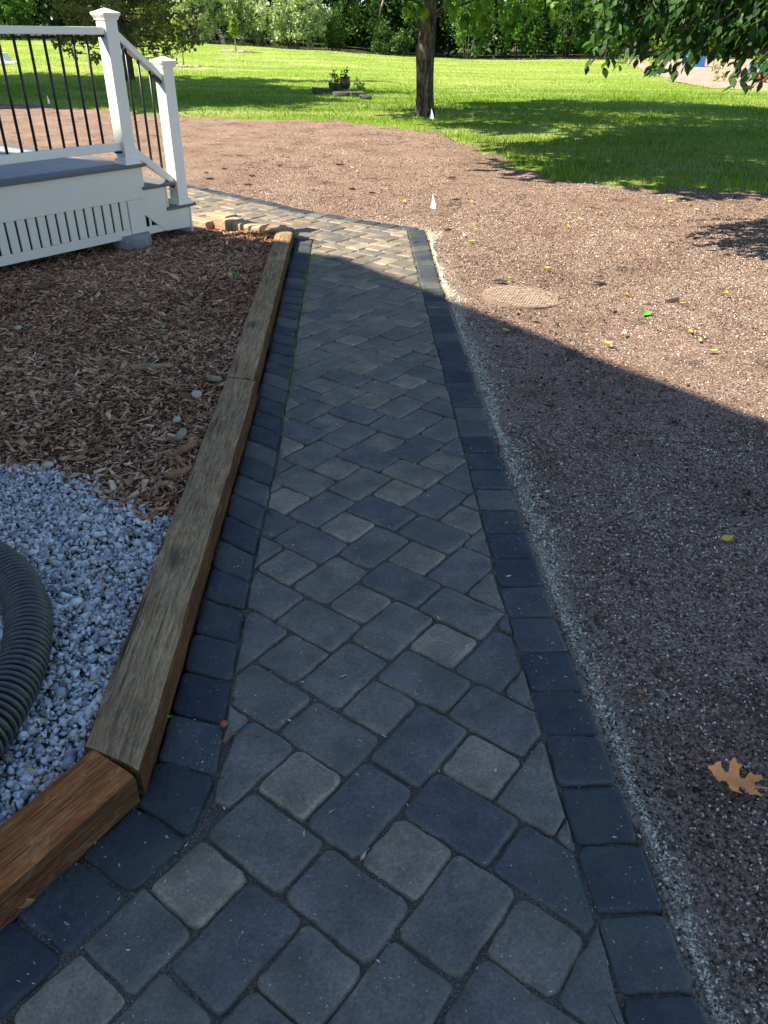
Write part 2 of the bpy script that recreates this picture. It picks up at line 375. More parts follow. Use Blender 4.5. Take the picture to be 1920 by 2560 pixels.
# ------------------------------------------------------------------ outlines (metres)
RI = [(.50, -.5), (.442, .752), (.405, 1.429), (.376, 1.868), (.35, 2.576), (.313, 3.523), (.27, 4.6), (.232, 5.631), (.18, 7.2)]
FI = [(.18, 7.2), (-.30, 7.52), (-.92, 7.97), (-1.32, 8.40), (-2.2, 9.22), (-4.2, 10.7)]
LI = [(-1.498, -.48), (-.602, .784), (-.40, 1.07), (-.387, 1.2), (-.402, 1.457), (-.415, 1.75), (-.43, 2.1), (-.446, 2.844), (-.483, 3.615), (-.559, 5.135), (-.635, 6.84)]
LO = [(-1.643, -.39), (-.750, .870), (-.545, 1.16), (-.548, 1.25), (-.552, 1.5), (-.56, 1.8), (-.575, 2.2), (-.60, 2.95), (-.63, 3.72), (-.71, 5.2), (-.785, 6.86)]
BACK = [(-.785, 6.86), (-.90, 7.02), (-1.2, 7.15), (-1.42, 7.33), (-1.62, 7.45), sv(.05, 0), sv(.05, -4.2)]
FIELD = RI + FI[1:] + [BACK[-1]] + BACK[::-1][1:] + LI[::-1] + [(-1.5, -.6)]
def offset(line, d):
    out = []
    for i, p in enumerate(line):
        a = line[max(i-1, 0)]; b = line[min(i+1, len(line)-1)]
        t = np.array([b[0]-a[0], b[1]-a[1]]); t /= np.linalg.norm(t); out.append((p[0]+t[1]*d, p[1]-t[0]*d))
    return out
RO = offset(RI, .150); RO[-1] = (.34, 7.27)
FO = offset(FI, .165); FO[0] = (.30, 7.33)
PATH_OUT = RO + FO + [BACK[-1]] + BACK[::-1][1:] + LO[::-1] + [(-1.62, -.6)]

# ------------------------------------------------------------------ ground sheet (to the horizon)
xs = np.concatenate([np.linspace(-160, -32, 9), np.linspace(-30, 30, 61), np.linspace(32, 160, 9)])
ys = np.concatenate([np.linspace(-60, -2, 8), np.linspace(0, 24, 25), np.linspace(25, 90, 66), np.linspace(95, 240, 8)])
GX, GY = np.meshgrid(xs, ys); nx, ny = len(xs), len(ys)
GZ = Hh(GX, GY)-.12
ii = np.arange((ny-1)*nx).reshape(ny-1, nx)[:, :-1].ravel()
tag(mk('ground', np.stack([GX, GY, GZ], -1).reshape(-1, 3), np.stack([ii, ii+1, ii+nx+1, ii+nx], -1), MAT['earth'], smooth=True), kind='structure')

def grid_sheet(name, x0, x1, y0, y1, step, zf, keep, mat, attrs=None, kind='structure'):
    gx = np.arange(x0, x1+step, step); gy = np.arange(y0, y1+step, step)
    X, Y = np.meshgrid(gx, gy); n = len(gx)
    Z = zf(X, Y); i = np.arange((len(gy)-1)*n).reshape(len(gy)-1, n)[:, :-1].ravel()
    F = np.stack([i, i+1, i+n+1, i+n], -1)
    K = keep(X, Y).ravel(); F = F[K[F].any(1)]
    used = np.unique(F); rm = np.full(X.size, -1); rm[used] = np.arange(len(used))
    V = np.stack([X, Y, Z], -1).reshape(-1, 3)[used]
    va = {k: f(X, Y).ravel()[used] for k, f in (attrs or {}).items()}
    return tag(mk(name, V, rm[F], mat, smooth=True, vattr=va), kind=kind)

# lawn edge against the bare soil
LAWN = [(-40, 27), (-14, 23.2), (-9.4, 20.9), (-7, 19.5), (-4.9, 18.3), (-4, 17.6), (-2.4, 17.55), (-1, 17.3), (-.2, 16.6), (.64, 15.5), (1.1, 14.2), (1.43, 13.1), (1.5, 12.0), (1.7, 11.0), (2.1, 10.2), (2.6, 9.75), (3.4, 9.55), (4.3, 9.35), (6, 9.0), (10, 8.3), (40, 6)]
LAWN_POLY = LAWN + [(60, 6), (60, 58.5), (30, 58), (14, 57.5), (5, 57.2), (-4, 57.6), (-15, 58), (-30, 58.6), (-60, 58), (-60, 27)]
def wob(X, Y, a=.22, f=2.2): return (fbm(X*f, Y*f, 3, 5)-.5)*a*2
GARDEN = [at(1572, 158), at(1640, 186), at(1700, 203), at(1750, 216), at(1830, 224), at(1930, 229), at(2300, 245)]
GARDEN = [(p.x, p.y) for p in GARDEN]; GARDEN_POLY = GARDEN + [(60, 26), (60, 60), (19, 58)]

def soil_z(X, Y):
    d = sdist(X, Y, PATH_OUT); bed = sdist(X, Y, BED)
    z = -.016 + (fbm(X*2.2, Y*2.2, 3, 1)-.5)*.045*np.clip(d/.4, .15, 1) + (fbm(X*16, Y*16, 3, 2)-.5)*.017
    z = np.where(d < -.03, -.09, z); z = np.where(bed < .06, -.09, z)
    z = np.where(sdist(X, Y, LAWN_POLY) < -.35, -.05, z)
    return z
BED = [sv(.0, -.02), (-1.55, 7.35), (-1.35, 7.2), (-.95, 6.95), (-.85, 6.75), (-.70, 3.7), (-.63, 1.9), (-.62, 1.2), (-.72, 1.05), sv(-6.2, 4.25), sv(-6.2, -4.2), sv(0, -4.2)]
def edge_attr(X, Y):
    d = sdist(X, Y, PATH_OUT); k = np.clip(2.2*fbm(X*2.4, Y*2.4, 3, 9)-.3, .12, 2)
    return np.clip(.6*np.exp(-(np.clip(d, 0, 9)/(.085*k))**1.4), 0, 1)*(d > -.05)
grid_sheet('bare_soil', -13, 9, -.6, 23.5, .045, soil_z, lambda X, Y: (sdist(X, Y, LAWN_POLY) > -.6) & (sdist(X, Y, PATH_OUT) > -.12) & (sdist(X, Y, BED) > -.05), MAT['soil'], {'edge': edge_attr})
def lawn_z(X, Y):
    d = sdist(X, Y, LAWN_POLY)+wob(X, Y)
    return Hh(X, Y)+.012+(fbm(X*.9, Y*.9, 3, 3)-.5)*.07-.045*np.clip(1+d/.3, 0, 1)
grid_sheet('lawn', -34, 34, 6, 59, .11, lawn_z, lambda X, Y: (sdist(X, Y, LAWN_POLY)+wob(X, Y) < -.0) & ~inside(X, Y, GARDEN_POLY), MAT['lawn'])
grid_sheet('garden_ground', 8, 45, 24, 60, .5, lambda X, Y: Hh(X, Y)+.03, lambda X, Y: inside(X, Y, GARDEN_POLY), MAT['woodchip_bed'])

# ------------------------------------------------------------------ paver path
path = empty('path', (0, 0, 0)); tag(path, kind='structure')
# joint sand bed: fan-free grid clipped to the path outline
def bed_sheet():
    gx = np.arange(-5, .75, .04); gy = np.arange(-.7, 11.5, .04); X, Y = np.meshgrid(gx, gy); n = len(gx)
    D = sdist(X, Y, PATH_OUT); Z = -.011+(fbm(X*22, Y*22, 2, 4)-.5)*.012
    Z = np.where(D > .0, -.07, Z)
    i = np.arange((len(gy)-1)*n).reshape(len(gy)-1, n)[:, :-1].ravel(); F = np.stack([i, i+1, i+n+1, i+n], -1)
    K = (D < .02).ravel(); F = F[K[F].any(1)]
    used = np.unique(F); rm = np.full(X.size, -1); rm[used] = np.arange(len(used))
    mk('joint_sand', np.stack([X, Y, Z], -1).reshape(-1, 3)[used], rm[F], MAT['sand'], path, smooth=True)
bed_sheet()
class Pav:
    def __init__(s): s.V = []; s.F = []; s.R = []
    def add(s, poly, rad, rnd, gap=.0024):
        P = [np.array(p, float) for p in poly]; n = len(P)
        area = sum(P[i][0]*P[(i+1) % n][1]-P[(i+1) % n][0]*P[i][1] for i in range(n))/2
        if abs(area) < .0012: return
        if area < 0: P = P[::-1]; rad = rad[::-1]
        Q = []                                # inset by the joint
        for i in range(n):
            a, b, c = P[i-1], P[i], P[(i+1) % n]
            d1 = (b-a)/(np.linalg.norm(b-a)+1e-9); d2 = (c-b)/(np.linalg.norm(c-b)+1e-9)
            n1 = np.array([-d1[1], d1[0]]); n2 = np.array([-d2[1], d2[0]]); m_ = n1+n2; m_ /= max(.5, (1+n1@n2))
            Q.append(b+m_*gap)
        ring = []
        for i in range(n):
            a, b, c = Q[i-1], Q[i], Q[(i+1) % n]
            l1 = np.linalg.norm(a-b); l2 = np.linalg.norm(c-b)
            r = min(rad[i]*random.uniform(.75, 1.3), .38*l1, .38*l2)
            p0 = b+(a-b)/max(l1, 1e-9)*r; p2 = b+(c-b)/max(l2, 1e-9)*r
            for t in (0, .33, .67, 1): ring.append((1-t)**2*p0+2*t*(1-t)*(b*.94+(p0+p2)/2*.06)+t*t*p2)
            l = np.linalg.norm(c-b)
            if l > .07:
                nx_ = Q[(i+1) % n]; s0 = p2; s1 = nx_+(b-nx_)/l*min(.02, .38*l)
                nn = np.array([-(s1-s0)[1], (s1-s0)[0]])/l
                for t in (.3, .5, .72): ring.append(s0+(s1-s0)*t+nn*random.uniform(-.003, .0026))
        ring = np.array(ring); c = ring.mean(0); k = len(ring)
        rr = np.linalg.norm(ring-c, axis=1)[:, None]
        rmin = float(rr.min())
        def inset(d): return ring-(ring-c)/rr*min(d, d*rmin/.06)
        h0 = random.uniform(-.0035, .0035); tx, ty = random.uniform(-.022, .022), random.uniform(-.022, .022)
        b0 = len(s.V)
        for d, z in ((0, -.03), (.0005, -.012), (.0035, -.0055), (.0085, -.002), (.015, -.0004), (.036, .0005)):
            L = inset(d)+np.random.default_rng(len(s.V)).normal(0, .001, (k, 2))
            for q in L: s.V.append((q[0], q[1], z+h0+(q[0]-c[0])*tx+(q[1]-c[1])*ty+random.uniform(-.0006, .0006)))
        s.V.append((c[0], c[1], h0+.0006))
        for lv in range(5):
            for i in range(k):
                j = (i+1) % k; s.F.append([b0+lv*k+i, b0+lv*k+j, b0+(lv+1)*k+j, b0+(lv+1)*k+i]); s.R.append(min(1, rnd+(0, .16, .2, .07, 0)[lv]))  # rim rings made paler: sky light on the bevels put into the tone
        for i in range(k): s.F.append([b0+5*k+i, b0+5*k+(i+1) % k, b0+6*k]); s.R.append(rnd)
    def build(s, name, mat): return mk(name, s.V, s.F, mat, path, s.R, smooth=True)
def clip(P, rad, a, b):                       # keep what lies left of a->b
    out = []; ro = []; n = len(P); a = np.array(a); d = np.array(b)-a
    sd = [d[0]*(p[1]-a[1])-d[1]*(p[0]-a[0]) for p in P]
    for i in range(n):
        j = (i+1) % n
        if sd[i] >= 0: out.append(P[i]); ro.append(rad[i])
        if (sd[i] >= 0) != (sd[j] >= 0):
            t = sd[i]/(sd[i]-sd[j]); out.append(P[i]+(P[j]-P[i])*t); ro.append(.004)
    return out, ro
def crosses(P, a, b):
    a = np.array(a); b = np.array(b); L = np.linalg.norm(b-a); d = (b-a)/L
    for i in range(len(P)):
        p = P[i]; q = P[(i+1) % len(P)]
        s1 = d[0]*(p-a)[1]-d[1]*(p-a)[0]; s2 = d[0]*(q-a)[1]-d[1]*(q-a)[0]
        if s1*s2 < 0:
            x = p+(q-p)*s1/(s1-s2); t = (x-a)@d
            if -.004 < t < L+.004: return True
    return False
field = Pav(); CELL = .0775
PO = np.array([.0581, 1.0149]); A_P = R_(53.3)
E1 = np.array([math.cos(A_P), math.sin(A_P)]); E2 = np.array([math.sin(A_P), -math.cos(A_P)])
TONE = {('S', 0, 0): .82, ('S', -1, -1): .9, ('S', 1, 0): .88, ('S', 0, -1): .8, ('S', 2, -1): .93, ('A', 0, -1): .28, ('B', 0, 0): .12, ('B', 2, 0): .1, ('S', 2, -2): .78, ('A', 2, -1): .3, ('B', 1, 0): .3, ('A', 0, 0): .4}
fpoly = FIELD
area = sum(fpoly[i][0]*fpoly[(i+1) % len(fpoly)][1]-fpoly[(i+1) % len(fpoly)][0]*fpoly[i][1] for i in range(len(fpoly)))
if area < 0: fpoly = fpoly[::-1]
for i in range(-14, 44):
    for j in range(-45, 24):
        lay = [('S', (-1, 1, -1, 1))]
        lay += [('A', (-1, 2, 1, 3)), ('A', (2, 5, 1, 3))] if (i+j) % 2 else [('B', (1, 3, -1, 2)), ('B', (1, 3, 2, 5))]
        for kind, (a0, a1, b0, b1) in lay:
            cc = PO+E1*(4*i+(a0+a1)/2)*CELL+E2*(4*j+(b0+b1)/2)*CELL
            if not (-5.2 < cc[0] < .9 and -.7 < cc[1] < 11): continue
            jit = np.array([random.uniform(-.002, .002), random.uniform(-.002, .002)])
            P = [PO+E1*(4*i+x)*CELL+E2*(4*j+y)*CELL+jit for x, y in ((a0, b0), (a1, b0), (a1, b1), (a0, b1))]
            P = P[::-1]; rad = [.021]*4
            rnd = TONE.get((kind, i, j), float(np.clip(random.gauss((.44 if kind != 'S' else .6)+.16*min(1, max(0, (cc[1]-1.5)/4)), .11), 0, 1)))  # mean tone rises along the path: shaded-to-sunlit change put into paver colour
            hit = False
            for q in range(len(fpoly)):
                a, b = fpoly[q], fpoly[(q+1) % len(fpoly)]
                if len(P) >= 3 and crosses(P, a, b): P, rad = clip(P, rad, a, b); hit = True
            if len(P) < 3: continue
            c0 = np.mean(P, 0)
            if not inside(c0[0], c0[1], fpoly): continue
            field.add(P, rad, rnd)
DEB = (lambda n: (rng.uniform(-.7, .6, n), .5+7.4*rng.random(n)**1.6))(9000)
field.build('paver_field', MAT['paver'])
bord = Pav()
def strip(inner, outer, step, start=0.0):
    I = np.array(inner, float); O = np.array(outer, float)
    L = np.concatenate([[0], np.cumsum(np.linalg.norm(np.diff((I+O)/2, axis=0), axis=1))])
    def s(A, t): return np.array([np.interp(t, L, A[:, 0]), np.interp(t, L, A[:, 1])])
    n = int((L[-1]-start)/step); st = (L[-1]-start)/n
    for k in range(n):
        a, b = start+k*st, start+(k+1)*st
        mids = [v for v in L if a+.02 < v < b-.02]
        ip = [s(I, a)]+[s(I, b)]; op = [s(O, a)]+[s(O, b)]
        P = [ip[0], op[0], op[1], ip[1]]
        rnd = float(np.clip(random.gauss(.45, .25), 0, 1))
        bord.add(P, [.02]*4, rnd, .0024)
strip(RI, RO, .1535); strip(FI, FO, .2); strip(LI, LO, .153)
bord.build('paver_border', MAT['border'])

x, y = DEB; k = sdist(x, y, PATH_OUT) < -.01; x, y = x[k], y[k]; n = len(x)
q1 = ((x-PO[0])*E1[0]+(y-PO[1])*E1[1])/CELL; q2 = ((x-PO[0])*E2[0]+(y-PO[1])*E2[1])/CELL
nearj = np.minimum(np.abs((q1+1) % 2-1), np.abs((q2+1) % 2-1)); k = (np.abs(nearj-1) < .16) | (rng.random(n) < .22); x, y = x[k], y[k]; n = len(x)
sz = np.exp(rng.normal(-6.6, .4, n))*(1+.08*y)
octv = np.array([[1, 0, 0], [-1, 0, 0], [0, 1, 0], [0, -1, 0], [0, 0, 1], [0, 0, -1]], float)
octf = np.array([[0, 2, 4], [2, 1, 4], [1, 3, 4], [3, 0, 4], [2, 0, 5], [1, 2, 5], [3, 1, 5], [0, 3, 5]])
tag(scatter('path_grit', octv, octf, np.stack([x, y, sz*.2], -1), frot(n, .4), np.stack([sz*rng.uniform(1, 3, n), sz*.7, sz*.5], -1), MAT['residue'], jit=.25), kind='stuff')

# ------------------------------------------------------------------ soil crumbs and pale residue (uncountable)
octv = np.array([[1, 0, 0], [-1, 0, 0], [0, 1, 0], [0, -1, 0], [0, 0, 1], [0, 0, -1]], float)
octf = np.array([[0, 2, 4], [2, 1, 4], [1, 3, 4], [3, 0, 4], [2, 0, 5], [1, 2, 5], [3, 1, 5], [0, 3, 5]])
def soil_pts(n, x0, x1, y0, y1):
    x = rng.uniform(x0, x1, n); y = rng.uniform(y0, y1, n)
    k = (sdist(x, y, PATH_OUT) > .0) & (sdist(x, y, LAWN_POLY) > -.1) & (sdist(x, y, BED) > .1) & (x > -.1)
    return x[k], y[k]
parts = [soil_pts(60000, .2, 2.6, .5, 3.2), soil_pts(34000, .2, 4, 3.2, 6)]
xx_ = rng.uniform(-2, 6, 90000); yy_ = 6+rng.exponential(2.6, 90000); k_ = (sdist(xx_, yy_, PATH_OUT) > 0) & (sdist(xx_, yy_, LAWN_POLY) > -.1) & (sdist(xx_, yy_, BED) > .1) & (yy_ < 18); parts.append((xx_[k_], yy_[k_]))
x = np.concatenate([p[0] for p in parts]); y = np.concatenate([p[1] for p in parts]); n = len(x)
sz = np.exp(rng.normal(-6.1, .45, n))*(1+y*.09)*(.75+.6*fbm(x*1.7, y*1.7, 3, 41)); sz = np.minimum(sz, .0035*(1+y*.12))
z = soil_z(x, y)+sz*.35
tag(scatter('soil_crumbs', octv, octf, np.stack([x, y, z], -1), frot(n, .5), np.stack([sz*rng.uniform(.8, 1.9, n), sz, sz*rng.uniform(.5, .9, n)], -1), MAT['crumb'], rnd=np.clip(rng.beta(.9, 1.15, n)+(fbm(x*2.3, y*2.3, 3, 43)-.5)*.5, 0, 1), jit=.25),
    kind='stuff')
n = 900; x = rng.uniform(.5, 2.6, n); y = rng.uniform(.6, 5, n); k = (sdist(x, y, PATH_OUT) > .1) & (fbm(x*2.3, y*2.3, 3, 43) < .5); x, y = x[k], y[k]; n = len(x); sz = rng.uniform(.006, .012, n)
tag(scatter('soil_lumps', octv, octf, np.stack([x, y, soil_z(x, y)+sz*.2], -1), frot(n, .5), np.stack([sz*rng.uniform(.9, 1.7, n), sz, sz*.7], -1), MAT['crumb'], rnd=rng.uniform(0, .3, n), jit=.3), kind='stuff')
# pale residue flecks sprayed along the right edge of the border
n = 12500; tt = rng.uniform(0, 1, n)**.9; ro = np.array(RO); LL = np.concatenate([[0], np.cumsum(np.linalg.norm(np.diff(ro, axis=0), axis=1))])
sa = tt*LL[-1]; bx = np.interp(sa, LL, ro[:, 0]); by = np.interp(sa, LL, ro[:, 1])
dd = .02+np.abs(.03+rng.normal(0, .045, n))*np.clip(2.8*fbm(bx*3, by*2.2, 3, 12)-.7, .05, 2)
x = bx+dd; y = by+rng.normal(0, .01, n); sz = np.exp(rng.normal(-6.05, .35, n))*(1+y*.09)
tag(scatter('seed_residue', octv, octf, np.stack([x, y, soil_z(x, y)+sz*.4], -1), frot(n, .6), np.stack([sz*rng.uniform(1, 2.6, n), sz*.8, sz*.5], -1), MAT['residue'], jit=.25), kind='stuff')

# ------------------------------------------------------------------ planting bed: mulch and gravel
def bed_z(X, Y):
    s = (X-G0[0])*U2[0]+(Y-G0[1])*U2[1]
    t = (X-G0[0])*N2[0]+(Y-G0[1])*N2[1]
    return -.012+.048*np.clip((t-.1)/.5, 0, 1)+(fbm(X*2.5, Y*2.5, 3, 6)-.5)*.05+(fbm(X*14, Y*14, 2, 7)-.5)*.012
def st(X, Y): return (X-G0[0])*U2[0]+(Y-G0[1])*U2[1], (X-G0[0])*N2[0]+(Y-G0[1])*N2[1]
def gline(t): return -3.37+.10*np.sin(t*2.3)+.05*np.sin(t*7.1)        # where the gravel meets the mulch
BEDI = [sv(.0, -.02), (-1.6, 7.3), (-1.3, 7.08), (-1.0, 6.92), (-.92, 6.8), (-.74, 3.7), (-.67, 1.9), (-.66, 1.2), (-.78, 1.0), sv(-6, 4.35), sv(-6, -4), sv(0, -4)]
tag(None or grid_sheet('mulch_bed', -6.5, -.5, -.8, 9.5, .05, bed_z, lambda X, Y: (sdist(X, Y, BEDI) < .05) & (st(X, Y)[0] > gline(st(X, Y)[1])-.1), MAT['mulch_bed']), kind='structure')
grid_sheet('gravel_bed', -6.5, -.5, -.8, 5, .05, lambda X, Y: bed_z(X, Y)-.012, lambda X, Y: (sdist(X, Y, BEDI) < .05) & (st(X, Y)[0] < gline(st(X, Y)[1])+.05), MAT['gravel_bed'])
# bark chips
n = 125000
x = rng.uniform(-3.6, -.6, n); y = rng.uniform(1.6, 7.4, n); s_, t_ = st(x, y)
k = (sdist(x, y, BEDI) < -.01) & (s_ > gline(t_)-rng.exponential(.025, n)) & (t_ > -.25) & (x > -.42*y-.7)
x, y = x[k], y[k]; n = len(x)
ch = np.array([[-1, -.8, -.5], [1, -.5, -.5], [.9, .6, -.5], [-.8, 1, -.5], [-.9, -.7, .5], [.8, -.6, .5], [1, .5, .5], [-1, .8, .5]], float)
chf = np.array([[0, 3, 2, 1], [4, 5, 6, 7], [0, 1, 5, 4], [1, 2, 6, 5], [2, 3, 7, 6], [3, 0, 4, 7]])
ln = np.exp(rng.normal(-4.62, .5, n)); wd = ln*rng.uniform(.16, .5, n)
col = np.clip(rng.beta(1.7, 2.4, n)+(fbm(x*3, y*3, 2, 8)-.5)*.25, 0, 1)
tag(scatter('mulch_chips', ch, chf, np.stack([x, y, bed_z(x, y)+rng.uniform(0, .018, n)], -1), frot(n, .33), np.stack([ln, wd, wd*.35], -1), MAT['chip'], rnd=col, jit=.16), kind='stuff')
# crushed stone
bm = bmesh.new(); bmesh.ops.create_icosphere(bm, subdivisions=1, radius=1)
icov = np.array([v.co[:] for v in bm.verts]); icof = np.array([[v.index for v in f.verts] for f in bm.faces])
bmesh.ops.subdivide_edges(bm, edges=bm.edges[:], cuts=0); bm.free()
n = 85000
x = rng.uniform(-2.4, -.66, n); y = rng.uniform(.1, 3.3, n); s_, t_ = st(x, y)
k = (sdist(x, y, BEDI) < -.015) & (s_ < gline(t_)+rng.exponential(.018, n)) & (x > -.42*y-.95)
x, y = x[k], y[k]; n = len(x)
sz = np.exp(rng.normal(-5.1, .38, n))
tag(scatter('gravel_stones', icov, icof, np.stack([x, y, bed_z(x, y)+rng.uniform(-.004, .016, n)], -1), rrot(n), np.stack([sz*rng.uniform(.9, 1.6, n), sz*rng.uniform(.7, 1.1, n), sz*rng.uniform(.5, .85, n)], -1), MAT['gravel'], rnd=np.clip(rng.beta(1.5, 1.3, n)*1.02, 0, 1), jit=.24), kind='stuff')
print('chips', len(col), 'stones', n)

# ------------------------------------------------------------------ landscape timbers
def timber(name, label, a, b, wdt, z0, z1, mat, cuta=None, cutb=None, group=None, rough=.004, side=None):
    """a, b: the two ends of the OUTER (path side) bottom edge; the timber lies to the left of a->b; cut: end skew in metres"""
    a = np.array(a); b = np.array(b); L = np.linalg.norm(b-a); ang = math.atan2(*(b-a)[::-1])
    nx_, ny_, nz_ = max(6, int(L/.05)), 8, 8
    V = []; F = []; idx = {}
    ca, cb = cuta or 0, cutb or 0
    sd = random.randint(0, 99)
    def vert(i, j, k):
        key = (i, j, k)
        if key in idx: return idx[key]
        x = i/nx_; y = j/ny_; z = k/nz_
        y_ = .006 + (y*(1) if 0 else y)*(wdt-.012); z_ = z0+z*(z1-z0)
        if j in (0, ny_): y_ = 0 if j == 0 else wdt
        e = .007                                   # worn arrises
        oy = (j in (0, ny_)); oz = (k in (0, nz_))
        if oy and oz:
            y_ += e*.75*(1 if j == 0 else -1); z_ += e*.75*(1 if k == 0 else -1)
        X = x*L+ca*(1-x)*(y_/wdt)+cb*x*(y_/wdt)
        if i in (0, nx_) and (oy or oz): X += .006*(1 if i == 0 else -1)
        q = (float(fbm(X*7+3, (y*3+z*5)+sd, 3, sd))-.5)
        y_ += q*rough*2.2; z_ += (float(fbm(X*5+9, (y*4+z*2)+sd, 3, sd+5))-.5)*rough*2
        idx[key] = len(V); V.append((X, y_, z_)); return idx[key]
    MI = []
    for i in range(nx_):
        MI += [0]*(2*ny_)+[1]*(2*nz_)
        for j in range(ny_):
            F.append([vert(i, j, nz_), vert(i+1, j, nz_), vert(i+1, j+1, nz_), vert(i, j+1, nz_)])
            F.append([vert(i, j, 0), vert(i, j+1, 0), vert(i+1, j+1, 0), vert(i+1, j, 0)])
        for k in range(nz_):
            F.append([vert(i, 0, k), vert(i+1, 0, k), vert(i+1, 0, k+1), vert(i, 0, k+1)])
            F.append([vert(i, ny_, k), vert(i, ny_, k+1), vert(i+1, ny_, k+1), vert(i+1, ny_, k)])
    for j in range(ny_):
        for k in range(nz_):
            F.append([vert(0, j, k), vert(0, j, k+1), vert(0, j+1, k+1), vert(0, j+1, k)])
            F.append([vert(nx_, j, k), vert(nx_, j+1, k), vert(nx_, j+1, k+1), vert(nx_, j, k+1)])
    o = mk(name, V, np.array(F), mat, smooth=True); o.data.set_sharp_from_angle(angle=R_(38))
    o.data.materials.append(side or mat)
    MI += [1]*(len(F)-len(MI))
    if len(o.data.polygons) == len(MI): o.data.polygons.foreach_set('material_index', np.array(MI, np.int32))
    o.location = (a[0], a[1], 0); o.rotation_euler = (0, 0, ang)
    return tag(o, label, 'timber', group or 'landscape timbers edging the planting bed')
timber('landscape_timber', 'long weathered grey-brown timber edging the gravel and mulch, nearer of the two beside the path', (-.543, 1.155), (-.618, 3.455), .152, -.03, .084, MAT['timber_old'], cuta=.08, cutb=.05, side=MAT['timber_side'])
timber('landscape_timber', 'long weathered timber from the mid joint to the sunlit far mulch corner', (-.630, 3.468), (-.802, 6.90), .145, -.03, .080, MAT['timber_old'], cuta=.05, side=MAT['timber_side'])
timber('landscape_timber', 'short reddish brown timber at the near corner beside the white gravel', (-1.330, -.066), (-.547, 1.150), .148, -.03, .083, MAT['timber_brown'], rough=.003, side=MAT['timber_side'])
# stepped row of cut timber blocks between the steps and the long timber
for lab, a, b, wd, z1 in (
        ('pale low timber lying flat between the bottom step and the first cut block', (-1.545, 7.30), (-1.80, 7.50), .13, .05),
        ('tall cut timber block with a sunlit end, first in the stepped row by the steps', (-1.35, 7.30), (-1.55, 7.45), .16, .105),
        ('cut timber block second in the stepped row behind the mulch', (-1.275, 7.18), (-1.365, 7.25), .16, .095),
        ('cut timber block third in the stepped row behind the mulch', (-1.18, 7.09), (-1.265, 7.155), .16, .09),
        ('wide cut timber block with a dark shaded face, fourth in the stepped row', (-1.02, 7.0), (-1.175, 7.08), .16, .088),
        ('pale cut timber block touching the end of the long timber', (-.87, 6.975), (-1.01, 7.005), .16, .086)):
    timber('timber_block', lab, a, b, wd, -.03, z1, MAT['timber_pale'], group='cut timber blocks stepping round the back of the mulch bed', rough=.002)

# ------------------------------------------------------------------ corrugated drain pipe
def catmull(P, n):
    P = [np.array(p, float) for p in P]; P = [2*P[0]-P[1]]+P+[2*P[-1]-P[-2]]; out = []
    for i in range(1, len(P)-2):
        for t in np.linspace(0, 1, n, endpoint=False):
            a, b, c, d = P[i-1:i+3]
            out.append(.5*((2*b)+(-a+c)*t+(2*a-5*b+4*c-d)*t*t+(-a+3*b-3*c+d)*t**3))
    out.append(P[-2]); return np.array(out)
def resample(Q, step):
    L = np.concatenate([[0], np.cumsum(np.linalg.norm(np.diff(Q, axis=0), axis=1))]); s = np.arange(0, L[-1], step)
    return np.stack([np.interp(s, L, Q[:, k]) for k in range(Q.shape[1])], 1), s
pipe = empty('drain_pipe', (-1.0, 1.5, .05)); tag(pipe, 'black corrugated drain pipe with a green stripe curving over the white gravel', 'pipe')
PC = catmull([(-2.5, 2.25, .125), (-1.9, 2.16, .12), (-1.36, 2.0, .115), (-1.15, 1.88, .115), (-1.02, 1.72, .115), (-.945, 1.55, .115), (-.915, 1.38, .115), (-.925, 1.2, .115), (-.99, 1.0, .115), (-1.13, .75, .115), (-1.4, .45, .115)], 24)
Q, sarc = resample(PC, .0028)
PITCHP = .0185
ph = (sarc/PITCHP) % 1
rad = .0545+.0075*np.clip(np.sin(ph*6.2832)*2.2, -1, 1)
n = 28; T = np.gradient(Q, axis=0); T /= np.linalg.norm(T, axis=1)[:, None]
Bx = np.cross(T, [0, 0, 1.0]); Bx /= np.linalg.norm(Bx, axis=1)[:, None]; Bz = np.cross(Bx, T)
th = np.arange(n)/n*6.2832
V = Q[:, None]+rad[:, None, None]*(Bx[:, None]*np.cos(th)[None, :, None]+Bz[:, None]*np.sin(th)[None, :, None])-np.array([-1.0, 1.5, .05])
i0 = (np.arange(len(Q)-1)*n)[:, None]+np.arange(n)[None]; i1 = (np.arange(len(Q)-1)*n)[:, None]+((np.arange(n)+1) % n)[None]
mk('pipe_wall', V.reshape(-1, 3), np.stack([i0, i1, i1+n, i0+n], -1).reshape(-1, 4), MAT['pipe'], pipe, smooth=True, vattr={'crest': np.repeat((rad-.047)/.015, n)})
sv_, sf_ = [], []
SG = 1.0 if Bx[len(Q)//2][0] > 0 else -1.0; SGZ = 1.0 if Bz[len(Q)//2][2] > 0 else -1.0
for k in np.where(np.diff((sarc/PITCHP).astype(int)) > 0)[0]:
    ks = [k+1+q for q in range(1, 4)]                    # on the crest
    if ks[-1] >= len(Q): break
    b = len(sv_)
    for q in ks:
        for a in (-.02, .055):
            p = Q[q]+(rad[q]+.0006)*(SG*Bx[q]*math.cos(a+.25)+Bz[q]*SGZ*math.sin(a+.25)); sv_.append(p-np.array([-1.0, 1.5, .05]))
    sf_ += [[b, b+1, b+3, b+2], [b+2, b+3, b+5, b+4]]
so_ = mk('green_stripe', sv_, np.array(sf_), MAT['stripe'], pipe); so_['label'] = 'thin dashed green line along the pipe'

